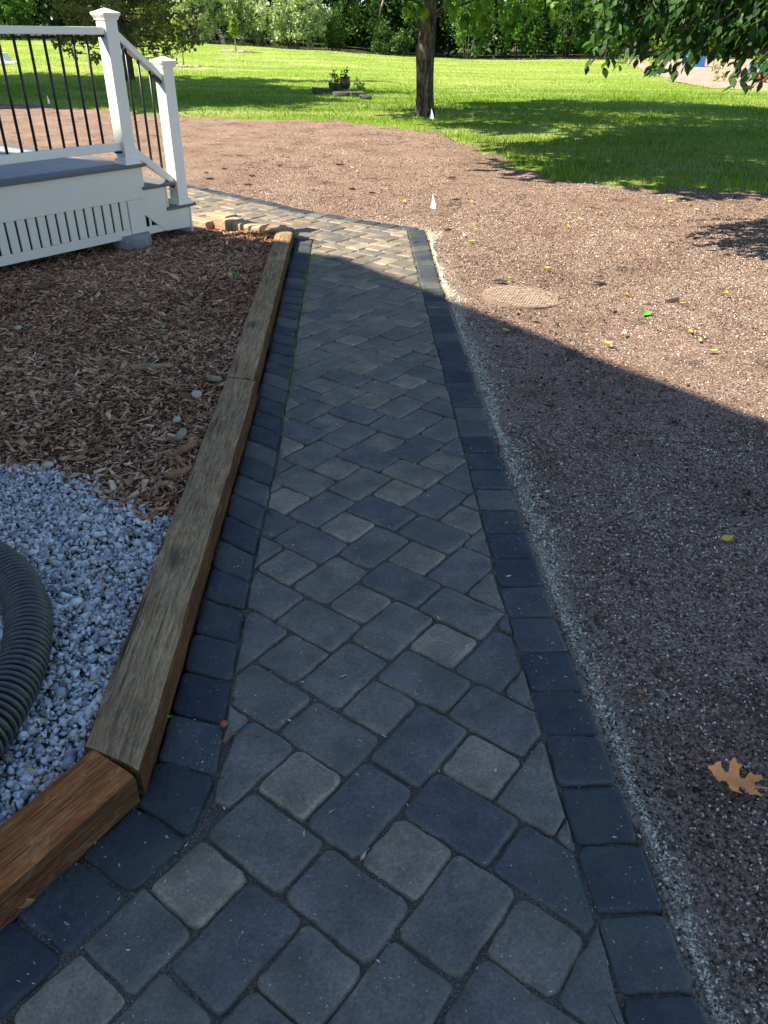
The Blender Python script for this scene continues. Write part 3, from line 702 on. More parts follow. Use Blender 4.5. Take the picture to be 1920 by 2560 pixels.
# ------------------------------------------------------------------ deck (local x along its side, y back, z up)
deck = empty('deck', (G0[0], G0[1], 0), A_U); tag(deck, 'white deck with grey floor, black balusters and two steps down to the path', 'deck')
V_ = MAT['vinyl']; TW = MAT['trimwhite']; DV = 4.2; S0 = -5.55
b = MB()
for k in range(36):                                     # floor boards run back across the deck
    x1 = -.535-k*.142
    if x1-.137 < S0: break
    b.box(x1-.137, x1, .125, DV, .584, .609, .002)
b.build('deck_floor', MAT['deckgrey'], deck)
b = MB(); b.box(S0, -.388, -.026, .117, .5835, .6095, .006, 2); b.box(-.525, -.388, .122, DV, .5835, .6095, .006, 2)
b.build('edge_board', MAT['edgegrey'], deck)
MB().box(S0, -.425, 0, .02, .352, .583, .002).build('fascia', TW, deck)
MB().box(-.425, -.405, .021, DV, .352, .583, .002).build('fascia', TW, deck)
b = MB()
for k in range(62):
    x0 = -1.648+.0808*(k-48)
    if x0 > -.63: break
    if x0 < S0: continue
    b.box(x0, x0+.0628, .004, .018, .138, .351, .0015)
b.build('skirt_panel', TW, deck)
MB().box(S0, -.8, .03, .034, .1, .35).build('underdeck_shade', MAT['dark'], deck)  # black sheets added behind the slats as the shade under the deck
MB().box(-.8, -.44, .05, .054, .1, .35).build('underdeck_shade', MAT['dark'], deck)
MB().box(S0, -.612, .002, .02, .071, .137, .002).build('bottom_board', TW, deck)
MB().box(-.609, -.456, -.003, .018, .0975, .3505, .002).build('corner_board', TW, deck)
MB().lathe([(.155, -.05), (.155, .07), (.15, .092), (.14, .0965)], -.575, .06, 30).build('concrete_footing', MAT['concrete'], deck)
# stringer with its triangular opening
b = MB()
b.prism([(-.4545, .352), (-.4545, .226), (-.336, .13), (-.262, .0695), (0.0, .058), (.0145, .058), (.0145, .2235), (-.2165, .2235), (-.2165, .411), (-.424, .411), (-.424, .352)], .002, .02, .0015)
b.build('stringer', TW, deck)
b = MB(); b.prism([(-.4545, .13), (-.4545, .071), (-.266, .0705), (-.338, .13)], .004, .021, .001); b.box(-.415, -.395, .006, .018, .131, .19, .001); b.build('stringer_infill', TW, deck)
MB().box(-.45, -.24, .032, .036, .07, .21).build('underdeck_shade', MAT['dark'], deck)
SD = DV
t1 = MB().box(-.445, -.108, -.012, SD, .4115, .438, .006, 2).build('tread', MAT['edgegrey'], deck)
t2 = MB().box(-.225, .092, -.012, SD, .224, .2505, .006, 2).build('tread', MAT['edgegrey'], deck)
MB().box(-.2145, -.198, .0, SD, .2515, .4105, .002).build('riser', TW, deck)
MB().box(.0155, .032, -.004, SD, .02, .2235, .002).build('riser', TW, deck)
def post(x0, x1, y0, z0, z1, zb, lab):
    cx, cy, hw = (x0+x1)/2, y0+(x1-x0)/2, (x1-x0)/2
    p = MB().box(cx-hw, cx+hw, cy-hw, cy+hw, z0, z1, .003, 2).build('railing_post', V_, deck); p['label'] = lab
    MB().square_profile(cx, cy, [(hw+.008, z1-.028), (hw+.008, z1-.022), (hw+.012, z1-.012), (hw+.019, z1-.002), (hw+.022, z1+.006), (hw+.022, z1+.014), (hw+.017, z1+.018), (.004, z1+.044)]).build('post_cap', V_, p)
    MB().square_profile(cx, cy, [(hw+.024, zb), (hw+.024, zb+.012), (hw+.017, zb+.02), (hw+.014, zb+.038), (hw+.004, zb+.044)]).build('base_trim', V_, p)
    return cx, cy, hw
PW = .106
p1 = post(-.557, -.557+PW, .004, .611, 1.592, .61, 'taller railing post at the deck corner')
p2 = post(-.082, -.082+PW, .004, .2515, 1.288, .251, 'shorter railing post on the bottom step')
def rail(x0, x1, z0, z1, y0, y1, lab):
    r = MB().box(x0, x1, y0, y1, z0, z1, .005, 2).build('rail', V_, deck); r['label'] = lab; return r
rail(S0, -.5585, 1.472, 1.52, .022, .092, 'level top rail'); rail(S0, -.5585, .708, .768, .034, .082, 'level bottom rail')
for z in (1.46, .694):
    MB().box(-.598, -.5583, .034, .08, z-.004, z+.0115, .002).build('rail_bracket', MAT['black'], deck)
for k in range(43):
    x = -.700-.1128*k
    if x < S0+.05: break
    MB().lathe([(.0098, .7685), (.0098, 1.4715)], x, .058, 10).build('baluster', MAT['black'], deck, smooth=True)
def slope_rail(x0, x1, za0, za1, zb0, zb1, y0, y1, lab):
    r = MB().prism([(x0, za0), (x1, zb0), (x1, zb1), (x0, za1)], y0, y1, .004).build('rail', V_, deck); r['label'] = lab
slope_rail(-.4505, -.0825, 1.444, 1.504, 1.166, 1.222, .022, .092, 'sloping stair top rail')
slope_rail(-.4505, -.0825, .662, .738, .402, .466, .034, .082, 'sloping stair bottom rail')
for x in (-.372, -.270, -.172):
    f = (x+.4505)/.368
    MB().lathe([(.0098, .738-f*.272+.0), (.0098, 1.444-f*.278)], x, .058, 10).build('baluster', MAT['black'], deck, smooth=True)
for (x, z) in ((-.118, 1.176), (-.116, .412), (-.436, 1.418), (-.436, .64)):
    MB().prism([(x-.03, z+.012), (x+.034, z-.034), (x+.034, z-.012), (x-.03, z+.034)], .036, .08, .002).build('rail_bracket', MAT['black'], deck)
# far railing of the deck, mostly out of view
post(-.557, -.557+PW, DV-.12, .611, 1.592, .61, 'far railing post')

# ------------------------------------------------------------------ house: casts the big gable shadow, stands just left of the view
SUNK = 1/math.tan(R_(SUN_EL)); tr = np.array(TRAVEL)/np.linalg.norm(TRAVEL)
KU = float(tr@U2)*SUNK; KN = float(tr@N2)*SUNK
S_E = -5.1                                              # plane of the gable rake
ZR = (.20-S_E)/KU; T_R = 1.58-KN*ZR                     # ridge, from where its shadow falls
PITCHR = .432
HW = 7.0
house = empty('house', (G0[0], G0[1], 0), A_U); tag(house, 'pale sided two storey gable house whose shadow covers the path', 'house')
ZE = ZR-PITCHR*HW
wp = [(-HW+.45, -.1), (HW-.45, -.1), (HW-.45, ZE+.45*PITCHR-.22), (0, ZR-.25), (-HW+.45, ZE+.45*PITCHR-.22)]
b = MB(); bmx = b.bm
fr = [bmx.verts.new((-5.6, -(T_R+p[0]), p[1])) for p in wp]; bk = [bmx.verts.new((-15.6, -(T_R+p[0]), p[1])) for p in wp]
bmx.faces.new(fr); bmx.faces.new(bk[::-1])
for i in range(5): bmx.faces.new((fr[i], bk[i], bk[(i+1) % 5], fr[(i+1) % 5]))
b.build('wall', MAT['siding'], house)
for sg in (-1, 1):
    b = MB(); pts = []
    for x in (S_E, -16.1):
        for (tt_, zz) in ((0, ZR), (sg*HW, ZE)):
            for dz in (0, -.2): pts.append((x, -(T_R+tt_), zz+dz))
    vs_ = [b.bm.verts.new(p) for p in pts]
    for f in ((0, 2, 6, 4), (1, 5, 7, 3), (0, 1, 3, 2), (4, 6, 7, 5), (2, 3, 7, 6), (0, 4, 5, 1)): b.bm.faces.new([vs_[q] for q in f])
    b.build('roof', MAT['shingle'], house)
for tw in (-3.6, -.4, 2.6):
    for zw in (1.2, 3.9):
        wf = MB()
        y0 = -(T_R+tw)-.5
        wf.box(-5.598, -5.56, y0-.08, y0, zw, zw+1.4); wf.box(-5.598, -5.56, y0+1, y0+1.08, zw, zw+1.4); wf.box(-5.598, -5.56, y0-.08, y0+1.08, zw+1.402, zw+1.48); wf.box(-5.598, -5.55, y0-.08, y0+1.08, zw-.08, zw-.002)
        fo = wf.build('window', MAT['trimwhite'], house)
        MB().box(-5.598, -5.58, y0+.002, y0+.998, zw+.002, zw+1.398).build('pane', MAT['glass'], fo)

# ------------------------------------------------------------------ leaves and trees
leafv = np.array([[0, 0, 0], [.5, .32, .06], [.5, -.32, .06], [1, 0, -.04]], float); leaff = np.array([[0, 2, 1], [2, 3, 1]])
bigv = np.array([[0, 0, 0], [.22, .2, .03], [.22, 0, 0], [.22, -.2, .03], [.55, .3, .05], [.55, 0, .01], [.55, -.3, .05], [.84, .15, .01], [.84, 0, -.03], [.84, -.15, .01], [1.08, 0, -.08]], float)
bigf = np.array([[0, 2, 1], [0, 3, 2], [1, 2, 5], [1, 5, 4], [2, 3, 6], [2, 6, 5], [4, 5, 8], [4, 8, 7], [5, 6, 9], [5, 9, 8], [7, 8, 10], [8, 9, 10]])
def crown(name, parent, clumps, per, size, mat, spread=1.0, bias=0.0, big=False, droop=.0, flat=1.0):
    """clumps (K,4): centre and radius, relative to the parent; leaves gather towards each clump's skin"""
    cl = np.repeat(np.asarray(clumps, float), per, 0); n = len(cl)
    d = rng.normal(0, 1, (n, 3)); d /= np.linalg.norm(d, axis=1)[:, None]
    r = rng.random(n)**.45
    pos = cl[:, :3]+d*(r*cl[:, 3])[:, None]*spread*np.array([1, 1, flat])
    if droop: R = np.einsum('nij,njk->nik', rotz(rng.random(n)*6.283), roty(rng.normal(droop, .35, n)))
    else: R = rrot(n)
    sz = size*np.exp(rng.normal(0, .25, n))
    rn = np.clip(np.repeat(rng.normal(.45, .2, len(clumps)), per)+rng.normal(0, .18, n)+bias, 0, 1)
    tv, tf = (bigv, bigf) if big else (leafv, leaff)
    return scatter(name, tv, tf, pos, R, np.stack([sz, sz*(1 if big else 1.05), sz], -1), mat, parent, rnd=rn)
def blob_clumps(cx, cy, cz, rx, ry, rz, k, cr, lo=-.9):
    d = rng.normal(0, 1, (k*3, 3)); d /= np.linalg.norm(d, axis=1)[:, None]; d = d[d[:, 2] > lo][:k]; k = len(d)
    r = rng.uniform(.45, 1.0, k)[:, None]
    return np.concatenate([np.array([cx, cy, cz])+d*r*np.array([rx, ry, rz]), (cr*rng.uniform(.6, 1.3, k))[:, None]], 1)
def plant(name, label, cat, x, y, rx, ry, h, k, cr, per, size, mat, group=None, stems=4, bias=0, lo=-.9, stemh=None, trunk_r=.03, stemmat=None, sink=0):
    z = float(Hh(x, y)); t = empty(name, (x, y, z)); tag(t, label, cat, group)
    cz = h*.5
    crown('crown' if 'tree' in name else 'foliage', t, blob_clumps(0, 0, cz-sink, rx, ry, h*.5, k, cr, lo), per, size, mat, bias=bias)
    b = MB()
    for q in range(stems):
        a = q*6.283/max(stems, 1)+random.random(); r = .15*rx*(stems > 1)
        ee = rx*.5*(stems > 1)+.05
        b.tube([(r*math.cos(a), r*math.sin(a), -.05), ((r+ee)/2*math.cos(a)*1.0, (r+ee)/2*math.sin(a), (stemh or h*.6)*.5), (ee*math.cos(a), ee*math.sin(a), stemh or h*.6)], [trunk_r, trunk_r*.75, trunk_r*.4], 6)
    b.build('trunk' if stems == 1 else 'stems', stemmat or MAT['bark'], t, smooth=True)
    return t
YB = 57.5
def px_x(px, Y=YB, py=110): return at_y(px, py, Y).x
BG = 'bushes and trees along the far edge of the lawn'
# name, label, px centre, Y, half width px, height (m), material, clumps, per, size
for nm, lb, px, Y, hw, h, mt, k, per, sz, bias in (
    ('shrub', 'grey-green willowy shrub behind the first sapling, leftmost of the pale ones', 500, 58.5, 80, 3.7, 'leaf_grey', 60, 80, .16, 0),
    ('shrub', 'grey-green willowy shrub in the middle of the pale ones', 615, 59, 78, 3.8, 'leaf_grey', 60, 80, .16, -.06),
    ('shrub', 'broad pale grey-green shrub spilling onto the lawn, widest of the pale ones', 735, 58.2, 104, 3.4, 'leaf_grey', 80, 90, .16, .12),
    ('shrub', 'small dark green bush at the right end of the pale shrubs', 835, 59.5, 42, 2.4, 'leaf_mid', 26, 70, .16, -.2),
    ('shrub', 'low rounded dark green bush in the shade of the woods left of the trunk', 975, 59.5, 65, 1.5, 'leaf_dark', 30, 70, .15, .1),
    ('shrub', 'mid green bush standing at the far left behind the deck rail', 30, 60, 90, 3.2, 'leaf_mid', 50, 80, .18, .0),
    ('shrub', 'dark bush between the conifer and the pale shrubs', 400, 61, 60, 2.6, 'leaf_dark', 40, 70, .17, .15),
    ('tall_shrub', 'tall drooping light green shrub with pale stems right of the trunk', 1170, 58.6, 60, 4.6, 'leaf_bright', 56, 60, .17, -.18),
    ('tall_shrub', 'dense dark green tree-like bush right of the pale-stemmed shrub', 1300, 59.5, 66, 4.6, 'leaf_mid', 60, 80, .17, -.12),
    ('tall_shrub', 'dark bush reaching the lawn above its far right stretch', 1420, 59, 62, 4.4, 'leaf_dark', 60, 80, .17, .15),
    ('shrub', 'bright green bush beside the netting of the garden', 1530, 58.5, 52, 3.8, 'leaf_bright', 44, 70, .17, -.2),
    ('shrub', 'yellow-green leafy bush behind the garden', 1660, 60, 48, 3.6, 'leaf_yellow', 40, 70, .17, .1),
    ('shrub', 'green bush behind the blue tub', 1780, 60, 64, 2.8, 'leaf_bright', 44, 70, .17, -.1),
    ('shrub', 'feathery green bush at the far right of the garden', 1900, 60, 64, 3.0, 'leaf_mid', 44, 70, .17, .3)):
    plant(nm, lb, 'shrub', px_x(px, Y), Y, hw/47., 1.1, h, k, .42, per, sz, MAT[mt], BG, bias=bias, stems=5, stemmat=MAT['palebark'] if 'stems' in lb else None)
# woods: separate trees, tall enough to fill above the frame
WD = 'trees of the woods beyond the lawn'
for i, (px, Y, h, rx, mt, lb) in enumerate((
    (-60, 65, 11, 3.4, 'leaf_mid', 'wood tree at the far left behind the deck rail'), (150, 66, 12, 3.6, 'leaf_dark', 'dark wood tree behind the conifer'),
    (330, 66, 12, 3.4, 'leaf_dark', 'dark wood tree above the first sapling'), (500, 67, 12, 3.4, 'leaf_mid', 'wood tree behind the leftmost pale shrub'),
    (660, 66, 12, 3.2, 'leaf_dark', 'dark wood tree behind the widest pale shrub'), (830, 68, 13, 3.4, 'leaf_dark', 'dark wood tree above the small dark bush'),
    (985, 66, 12, 3.2, 'leaf_dark', 'very dark wood tree left of the foreground trunk'), (1120, 67, 12, 3.2, 'leaf_dark', 'dark wood tree just right of the foreground trunk'),
    (1270, 66, 12, 3.2, 'leaf_mid', 'wood tree behind the dense dark bush'), (1420, 68, 12, 3.4, 'leaf_dark', 'dark wood tree behind the far right lawn'),
    (1580, 66, 12, 3.4, 'leaf_mid', 'wood tree behind the garden netting'), (1750, 67, 12, 3.6, 'leaf_mid', 'wood tree behind the blue tub'), (1930, 66, 12, 3.6, 'leaf_dark', 'wood tree at the far right behind the garden'))):
    x = px_x(px, Y, 60); z = float(Hh(x, Y)); t = empty('wood_tree', (x, Y, z)); tag(t, lb, 'tree', WD)
    cl = np.concatenate([blob_clumps(0, 0, h*.5, rx, 2.4, h*.52, 70, .8), blob_clumps(0, 0, 2.0, rx*1.05, 1.6, 2.0, 30, .7)])
    crown('crown', t, cl, 62, .30, MAT[mt], bias=-.15)
    MB().tube([(0, -.6, -.1), (.1, -.5, 2.5), (.0, -.3, h*.7)], [.2, .16, .07], 8).build('trunk', MAT['bark'], t, smooth=True)
# unlit depth of the woods behind them
n = 9000; X = rng.uniform(-55, 55, n); Y = rng.uniform(71, 78, n); Z = Hh(X, Y)+rng.uniform(0, 14, n)
tag(scatter('woods', leafv, leaff, np.stack([X, Y, Z], -1), rrot(n), np.full((n, 3), 1.5), MAT['leaf_dark'], rnd=rng.uniform(0, .5, n)), 'dark mass of the deep woods', 'woods', kind='stuff')

n = 700; X = rng.uniform(-34, 34, n); Y = rng.uniform(60.5, 65, n); hz_ = rng.random(n)**.8*6.0
cl = np.stack([X, Y, Hh(X, Y)+hz_, rng.uniform(.4, .9, n)], 1)
crown('undergrowth', None, cl, 46, .22, MAT['leaf_dark'], bias=-.15)['kind'] = 'stuff'
bpy.data.objects['undergrowth']['label'] = 'dense dark undergrowth between the bushes and the woods'

# conifer behind the deck railing
p = at(322, 178); con = empty('conifer', (p.x*.86, p.y*.86, float(Hh(p.x*.86, p.y*.86)))); tag(con, 'olive-brown conifer with drooping lower branches behind the deck railing', 'tree')
MB().tube([(0, 0, -.1), (.03, 0, 2), (0, 0, 9)], [.17, .14, .03], 10, wob=.08).build('trunk', MAT['bark'], con, smooth=True)
bb = MB(); pts = []; ang = 0
for k in range(120):
    z = .55+k*.068*(1+k*.002); ang += 2.4; L = max(.5, 3.3*(1-z/9.2))*random.uniform(.75, 1.1)
    dz = -.10*L if z > 1.2 else -.05*L
    ps = [Vector((math.cos(ang)*L*f, math.sin(ang)*L*f, z+dz*f*(1.5-f)+.12*f*f*L)) for f in (0, .35, .7, 1)]
    if z < 2.0 and random.random() < .25: ps = ps[:3]
    bb.tube(ps, [.022, .016, .01, .004][:len(ps)], 4)
    m_ = int(54*L/3) if z > 1.0 else int(18*L/3)
    for q in range(m_):
        f = random.uniform(.22, 1); i_ = min(int(f*3), len(ps)-2); 
        if i_ < 0: continue
        g_ = f*3-i_; c = ps[i_].lerp(ps[i_+1], min(1, g_)); pts.append((c.x+random.gauss(0, .12), c.y+random.gauss(0, .12), c.z+random.gauss(-.03, .07), .10))
bb.build('branches', MAT['bark'], con, smooth=True)
crown('needles', con, np.array(pts), 5, .12, MAT['needle'], flat=.6)

# ------------------------------------------------------------------ lawn tree with its trunk in view
tx, ty = .77, 18.55
tree = empty('lawn_tree', (tx, ty, 0)); tag(tree, 'large broadleaf tree whose rough dappled trunk stands at the lawn edge', 'tree')
b = MB(); pts = [(0, 0, -.1), (0, 0, .05), (-.01, 0, .35), (-.02, 0, .8), (-.035, 0, 1.2), (-.01, 0, 1.5), (.015, 0, 2.0), (.03, 0, 2.8), (.1, 0, 4.0), (.1, -.1, 6)]
b.tube(pts, [.25, .215, .185, .18, .195, .165, .155, .15, .12, .05], 26, wob=.045)
b.build('trunk', MAT['bark'], tree, smooth=True)
b = MB()
for (e, r) in (((2.6, -2.0, 3.2), .07), ((-2.4, -2.2, 3.6), .07), ((3.0, 1.4, 3.8), .06), ((-2.6, 1.5, 4.2), .06), ((.4, -3.6, 3.5), .06), ((1.1, -.9, 2.25), .03), ((1.8, -.5, 2.2), .03), ((-1.2, -.8, 2.5), .025)):
    z0 = min(2.7, e[2]*.8)
    b.tube([(.02, 0, z0), (e[0]*.5, e[1]*.5, z0+(e[2]-z0)*.75), e], [r, r*.7, r*.3], 6)
b.build('branches', MAT['bark'], tree, smooth=True)
cl = np.concatenate([blob_clumps(.8, -.6, 5.2, 5.2, 4.8, 2.3, 150, .85, -.7)])
cl[:, 2] = np.maximum(cl[:, 2], 3.3)
crown('crown', tree, cl, 190, .22, MAT['leaf_canopy'])
low = []
for px, py, rr in ((1195, 8, .22), (1240, 18, .25), (1290, 28, .22), (1165, 40, .1), (1215, 45, .1), (1130, 5, .2), (1330, 10, .28), (1035, 12, .12), (1020, 22, .1), (1050, 2, .15), (1275, 60, .08), (1380, 5, .3)):
    q = at_y(px, py, ty-.9); low.append((q.x-tx, q.y-ty, q.z, rr))
crown('crown', tree, np.array(low), 24, .15, MAT['leaf_bright'], big=True, droop=.9, bias=.15)
# broken pale twig hanging from the lawn tree
b = MB(); q0 = at_y(962, -25, ty-1.2); 
def atp(px, py, Y): q = at_y(px, py, Y); return (q.x-tx, q.y-ty, q.z)
b.tube([atp(965, -40, ty-1.2), atp(958, 5, ty-1.2), atp(950, 28, ty-1.2), atp(947, 44, ty-1.2)], [.022, .02, .016, .008], 6, wob=.15)
b.tube([atp(958, 2, ty-1.2), atp(968, 14, ty-1.2), atp(972, 30, ty-1.2)], [.014, .01, .006], 6)
o = b.build('dead_branch', MAT['palebark'], tree, smooth=True); o['label'] = 'pale broken branch hanging down'

# ------------------------------------------------------------------ second tree: branches hang into the upper right
ox, oy = 5.6, 8.6
otr = empty('overhanging_tree', (ox, oy, 0)); tag(otr, 'tree out at the right whose dark leafy branches hang into the upper right corner', 'tree')
MB().tube([(0, 0, -.1), (0, 0, .6), (-.1, .1, 1.6), (-.2, .2, 3), (-.3, .2, 5)], [.17, .14, .125, .1, .04], 14, wob=.06).build('trunk', MAT['bark'], otr, smooth=True)
tb = MB()
# twig tips as they droop in the picture: (px, py, distance Y)
tips = [(1475, 140, 6.6), (1510, 150, 6.9), (1545, 150, 6.5), (1590, 110, 6.8), (1630, 160, 6.4), (1645, 172, 6.3), (1690, 178, 6.2), (1725, 150, 6.4), (1760, 120, 6.7), (1800, 130, 6.3), (1835, 170, 6.2), (1845, 205, 6.0), (1880, 205, 6.1), (1905, 195, 6.3), (1920, 150, 6.2), (1865, 130, 6.6), (1700, 110, 6.8), (1655, 120, 7.0), (1600, 70, 7.1), (1540, 70, 7.2), (1500, 60, 7.3), (1480, 100, 7.0), (1740, 70, 6.9), (1800, 60, 6.7), (1850, 60, 6.5), (1900, 80, 6.4), (1660, 40, 7.2), (1580, 20, 7.4), (1760, 20, 7.0), (1880, 10, 6.8), (1700, 5, 7.3), (1950, 120, 6.2), (1980, 40, 6.4), (1470, 20, 7.6), (1940, 210, 6.1), (1560, 120, 7.2), (1820, 95, 6.2), (1720, 85, 7.4), (1785, 95, 7.2), (1640, 90, 6.6), (1910, 120, 7.0), (1600, 135, 6.7), (1675, 140, 6.9), (1880, 160, 6.8)]
tips += [(random.uniform(1480, 1990), random.uniform(-60, 90), random.uniform(6.2, 7.4)) for _ in range(40)]+[(random.uniform(1640, 1990), random.uniform(20, 150), random.uniform(6.2, 7.2)) for _ in range(26)]
LPOS, LROT, LS = [], [], []
for px, py, Y in tips:
    e = at_y(px, py, Y); e = Vector((e.x-ox, e.y-oy, e.z))
    s0 = e+Vector((random.uniform(.3, .75), random.uniform(-.1, .5), random.uniform(.28, .6)))
    mid = s0.lerp(e, .5)+Vector((-.06, 0, .10))
    tb.tube([s0, mid, e], [.006, .0045, .002], 5)
    tb.tube([Vector((-.2, .2, 2.6)), s0.lerp(Vector((-.2, .2, 2.8)), .45)+Vector((0, 0, .25)), s0], [.03, .018, .006], 5)
    for f in np.linspace(.02, 1, 22):
        c = s0.lerp(mid, f*2) if f < .5 else mid.lerp(e, f*2-1)
        for sgn in (-1, 1):
            dirx = (e-s0).normalized(); a = math.atan2(dirx.y, dirx.x)+sgn*random.uniform(.3, 1.3)
            LPOS.append(c+Vector((random.gauss(0, .02), random.gauss(0, .03), random.gauss(-.01, .02)))); LS.append(random.uniform(.055, .095))
            LROT.append(np.array((Matrix.Rotation(a, 3, 'Z') @ Matrix.Rotation(random.gauss(.85, .35), 3, 'Y') @ Matrix.Rotation(random.gauss(0, .5), 3, 'X'))))
tb.build('branches', MAT['bark'], otr, smooth=True)
n = len(LPOS); LS = np.array(LS)
scatter('leaf_spray', bigv, bigf, np.array(LPOS), np.array(LROT), np.stack([LS, LS*1.05, LS], -1), MAT['leaf_spray'], otr, rnd=np.clip(rng.normal(.35, .22, n), 0, 1), smooth=True)
cl = blob_clumps(-3.3, 3.0, 4.7, 4.4, 3.3, 1.5, 150, .8, -.8); cl[:, 2] = np.maximum(cl[:, 2], 3.5)
crown('crown', otr, cl, 210, .22, MAT['leaf_canopy'])

# trees out of the frame on the left whose shadows fall across the lawn
for x, y, h, rx, lb in ((-13.8, 26, 11, 3.4, 'tall tree left of the deck whose shadow crosses the lawn'), (-14.3, 21.6, 9, 3.4, 'tree left of the deck nearest the bare soil'), (-16.0, 29.5, 8.5, 3.2, 'farthest of the lower trees left of the deck'), (-13.6, 23.8, 16, 3.3, 'tallest tree left of the deck'), (-13.7, 20.3, 15, 3.3, 'tall tree left of the deck closest to the house'), (-15, 27, 15, 3.0, 'tall slim tree left of the deck behind the tallest one')):
    t = empty('shade_tree', (x, y, 0)); tag(t, lb, 'tree', 'shade trees beyond the deck')
    cl = blob_clumps(0, 0, h*.62, rx, rx*.8, h*.33, 60, .8)
    crown('crown', t, cl, 190, .32, MAT['leaf_canopy'])
    MB().tube([(0, 0, -.1), (.05, 0, h*.35), (0, 0, h*.8)], [.2, .16, .05], 10, wob=.05).build('trunk', MAT['bark'], t, smooth=True)

# ------------------------------------------------------------------ saplings in rings of wood chips
def sapling(px, py, hpx, lb):
    q = at(px, py); Y = q.y; hh = hpx/2663.*Y
    t = empty('sapling', (q.x, q.y, float(Hh(q.x, q.y)))); tag(t, lb, 'tree', 'young saplings on the far lawn')
    MB().tube([(0, 0, -.05), (.0, 0, hh*.5), (-.03, 0, hh*.97)], [.028*Y/34, .022*Y/34, .006], 7).build('trunk', MAT['palebark'], t, smooth=True)
    crown('crown', t, np.array([(-.03, 0, hh*f, hh*r) for f, r in ((.55, .08), (.65, .13), (.75, .15), (.85, .14), (.94, .1), (1.02, .05))]), 44, .12*Y/34, MAT['leaf_yellow'], bias=-.15)
    n = 420; a = rng.random(n)*6.283; r = np.sqrt(rng.random(n))*.55*Y/34
    X = q.x+r*np.cos(a)*1.15; YY = q.y+r*np.sin(a); s_ = .05*np.exp(rng.normal(0, .3, n))
    tag(scatter('chip_ring', ch, chf, np.stack([X, YY, lawn_z(X, YY)+.03], -1), frot(n, .3), np.stack([s_, s_*.4, s_*.3], -1), MAT['woodchips'], jit=.15), kind='stuff')
sapling(460, 168, 116, 'thin leafy sapling in a chip ring nearest the deck post')
sapling(590, 130, 80, 'smaller sapling with a pale stem in front of the grey-green shrubs')

# ------------------------------------------------------------------ stone ring with pot on the lawn
q = at(850, 243); cx, cy = q.x, q.y
for k, (px, py, w_, h_, lb) in enumerate(((805, 236, .55, .13, 'flat dark slab stone at the left end of the stone ring'), (840, 228, .42, .2, 'raised dark stone under the plant in the stone ring'), (856, 243, .5, .12, 'long low stone in front of the pot'), (893, 244, .4, .12, 'stone right of the pot in the stone ring'), (912, 249, .28, .09, 'small stone at the right end of the stone ring'))):
    s_ = at(px, py); b = MB(); b.box(-w_/2, w_/2, -.16, .16, -.03, h_, .04, 2)
    for v in b.bm.verts: v.co += Vector((random.gauss(0, .018), random.gauss(0, .018), random.gauss(0, .01)))
    o = b.build('ring_stone', MAT['stone'], None, True); o.location = (s_.x, s_.y, 0.02); o.rotation_euler = (0, random.uniform(-.06, .06), random.uniform(-.3, .3))
    tag(o, lb, 'stone', 'stones of the ring round the pot')
s_ = at(863, 232); t = empty('flower_pot', (s_.x, s_.y, .10)); tag(t, 'dark round glazed pot with a few upright green leaves on the stone ring', 'plant pot')
MB().lathe([(.085, 0), (.125, .03), (.155, .12), (.16, .2), (.145, .27), (.148, .29), (.158, .30), (.158, .315), (.135, .315), (.13, .27)], 0, 0, 24).build('bowl', MAT['pot'], t, smooth=True)
MB().box(-.06, .0, -.168, -.13, .1, .2, .01).build('red_panel', MAT['potred'], t)
crown('plant', t, np.array([(x, y, z, .05) for x, y, z in ((-.06, 0, .36), (0, 0, .40), (.03, 0, .36), (.06, 0, .42), (-.1, 0, .40), (.02, 0, .47))]), 6, .08, MAT['leaf_mid'])
for px, py, hh, lb in ((838, 236, .5, 'leafy upright plant growing left of the pot'), (897, 240, .3, 'small sprig growing right of the pot')):
    s_ = at(px, py); t = empty('garden_plant', (s_.x, s_.y, .05)); tag(t, lb, 'plant')
    crown('foliage', t, np.array([(random.gauss(0, .06), random.gauss(0, .06), hh*f, .08) for f in (.2, .35, .5, .65, .8, .95)]), 12, .1, MAT['leaf_mid'])
    MB().tube([(0, 0, -.05), (0.01, 0, hh)], [.006, .003], 5).build('stems', MAT['leaf_mid'], t)

# ------------------------------------------------------------------ marker flags
def flag(px, py, lb, s=1.0, yaw=-.75):
    q = at(px, py); t = empty('marker_flag', (q.x, q.y, -.01), yaw); tag(t, lb, 'marker flag', 'white marker flags')
    MB().tube([(0, 0, -.03), (0, 0, .08*s), (.003, 0, .19*s)], .0018, 5).build('wire', MAT['wire'], t)
    b = MB(); pts = [(-.012, 0, .062), (-.004, .004, .1), (.003, 0, .178)]; r = [(.040, .01, .056), (.036, .014, .1), (.012, .004, .172)]
    v1 = [b.bm.verts.new(Vector(p)*s) for p in pts]; v2 = [b.bm.verts.new(Vector(p)*s) for p in r]; v3 = [b.bm.verts.new(Vector((p[0]*1.0+.002, p[1]+.0016, p[2]))*s) for p in pts]; v4 = [b.bm.verts.new(Vector((p[0], p[1]+.0016, p[2]))*s) for p in r]
    for i in (0, 1):
        b.bm.faces.new((v1[i], v2[i], v2[i+1], v1[i+1])); b.bm.faces.new((v3[i], v3[i+1], v4[i+1], v4[i])); b.bm.faces.new((v2[i], v4[i], v4[i+1], v2[i+1])); b.bm.faces.new((v1[i], v1[i+1], v3[i+1], v3[i]))
    b.build('flag', MAT['white_flag'], t)
flag(1077, 536, 'small white marker flag standing in the bare soil beyond the path', 1.12)
flag(1076, 308, 'white marker flag at the lawn edge right of the tree trunk', 1.5)
flag(122, 268, 'white marker flag at the lawn edge seen through the deck balusters', 1.4)

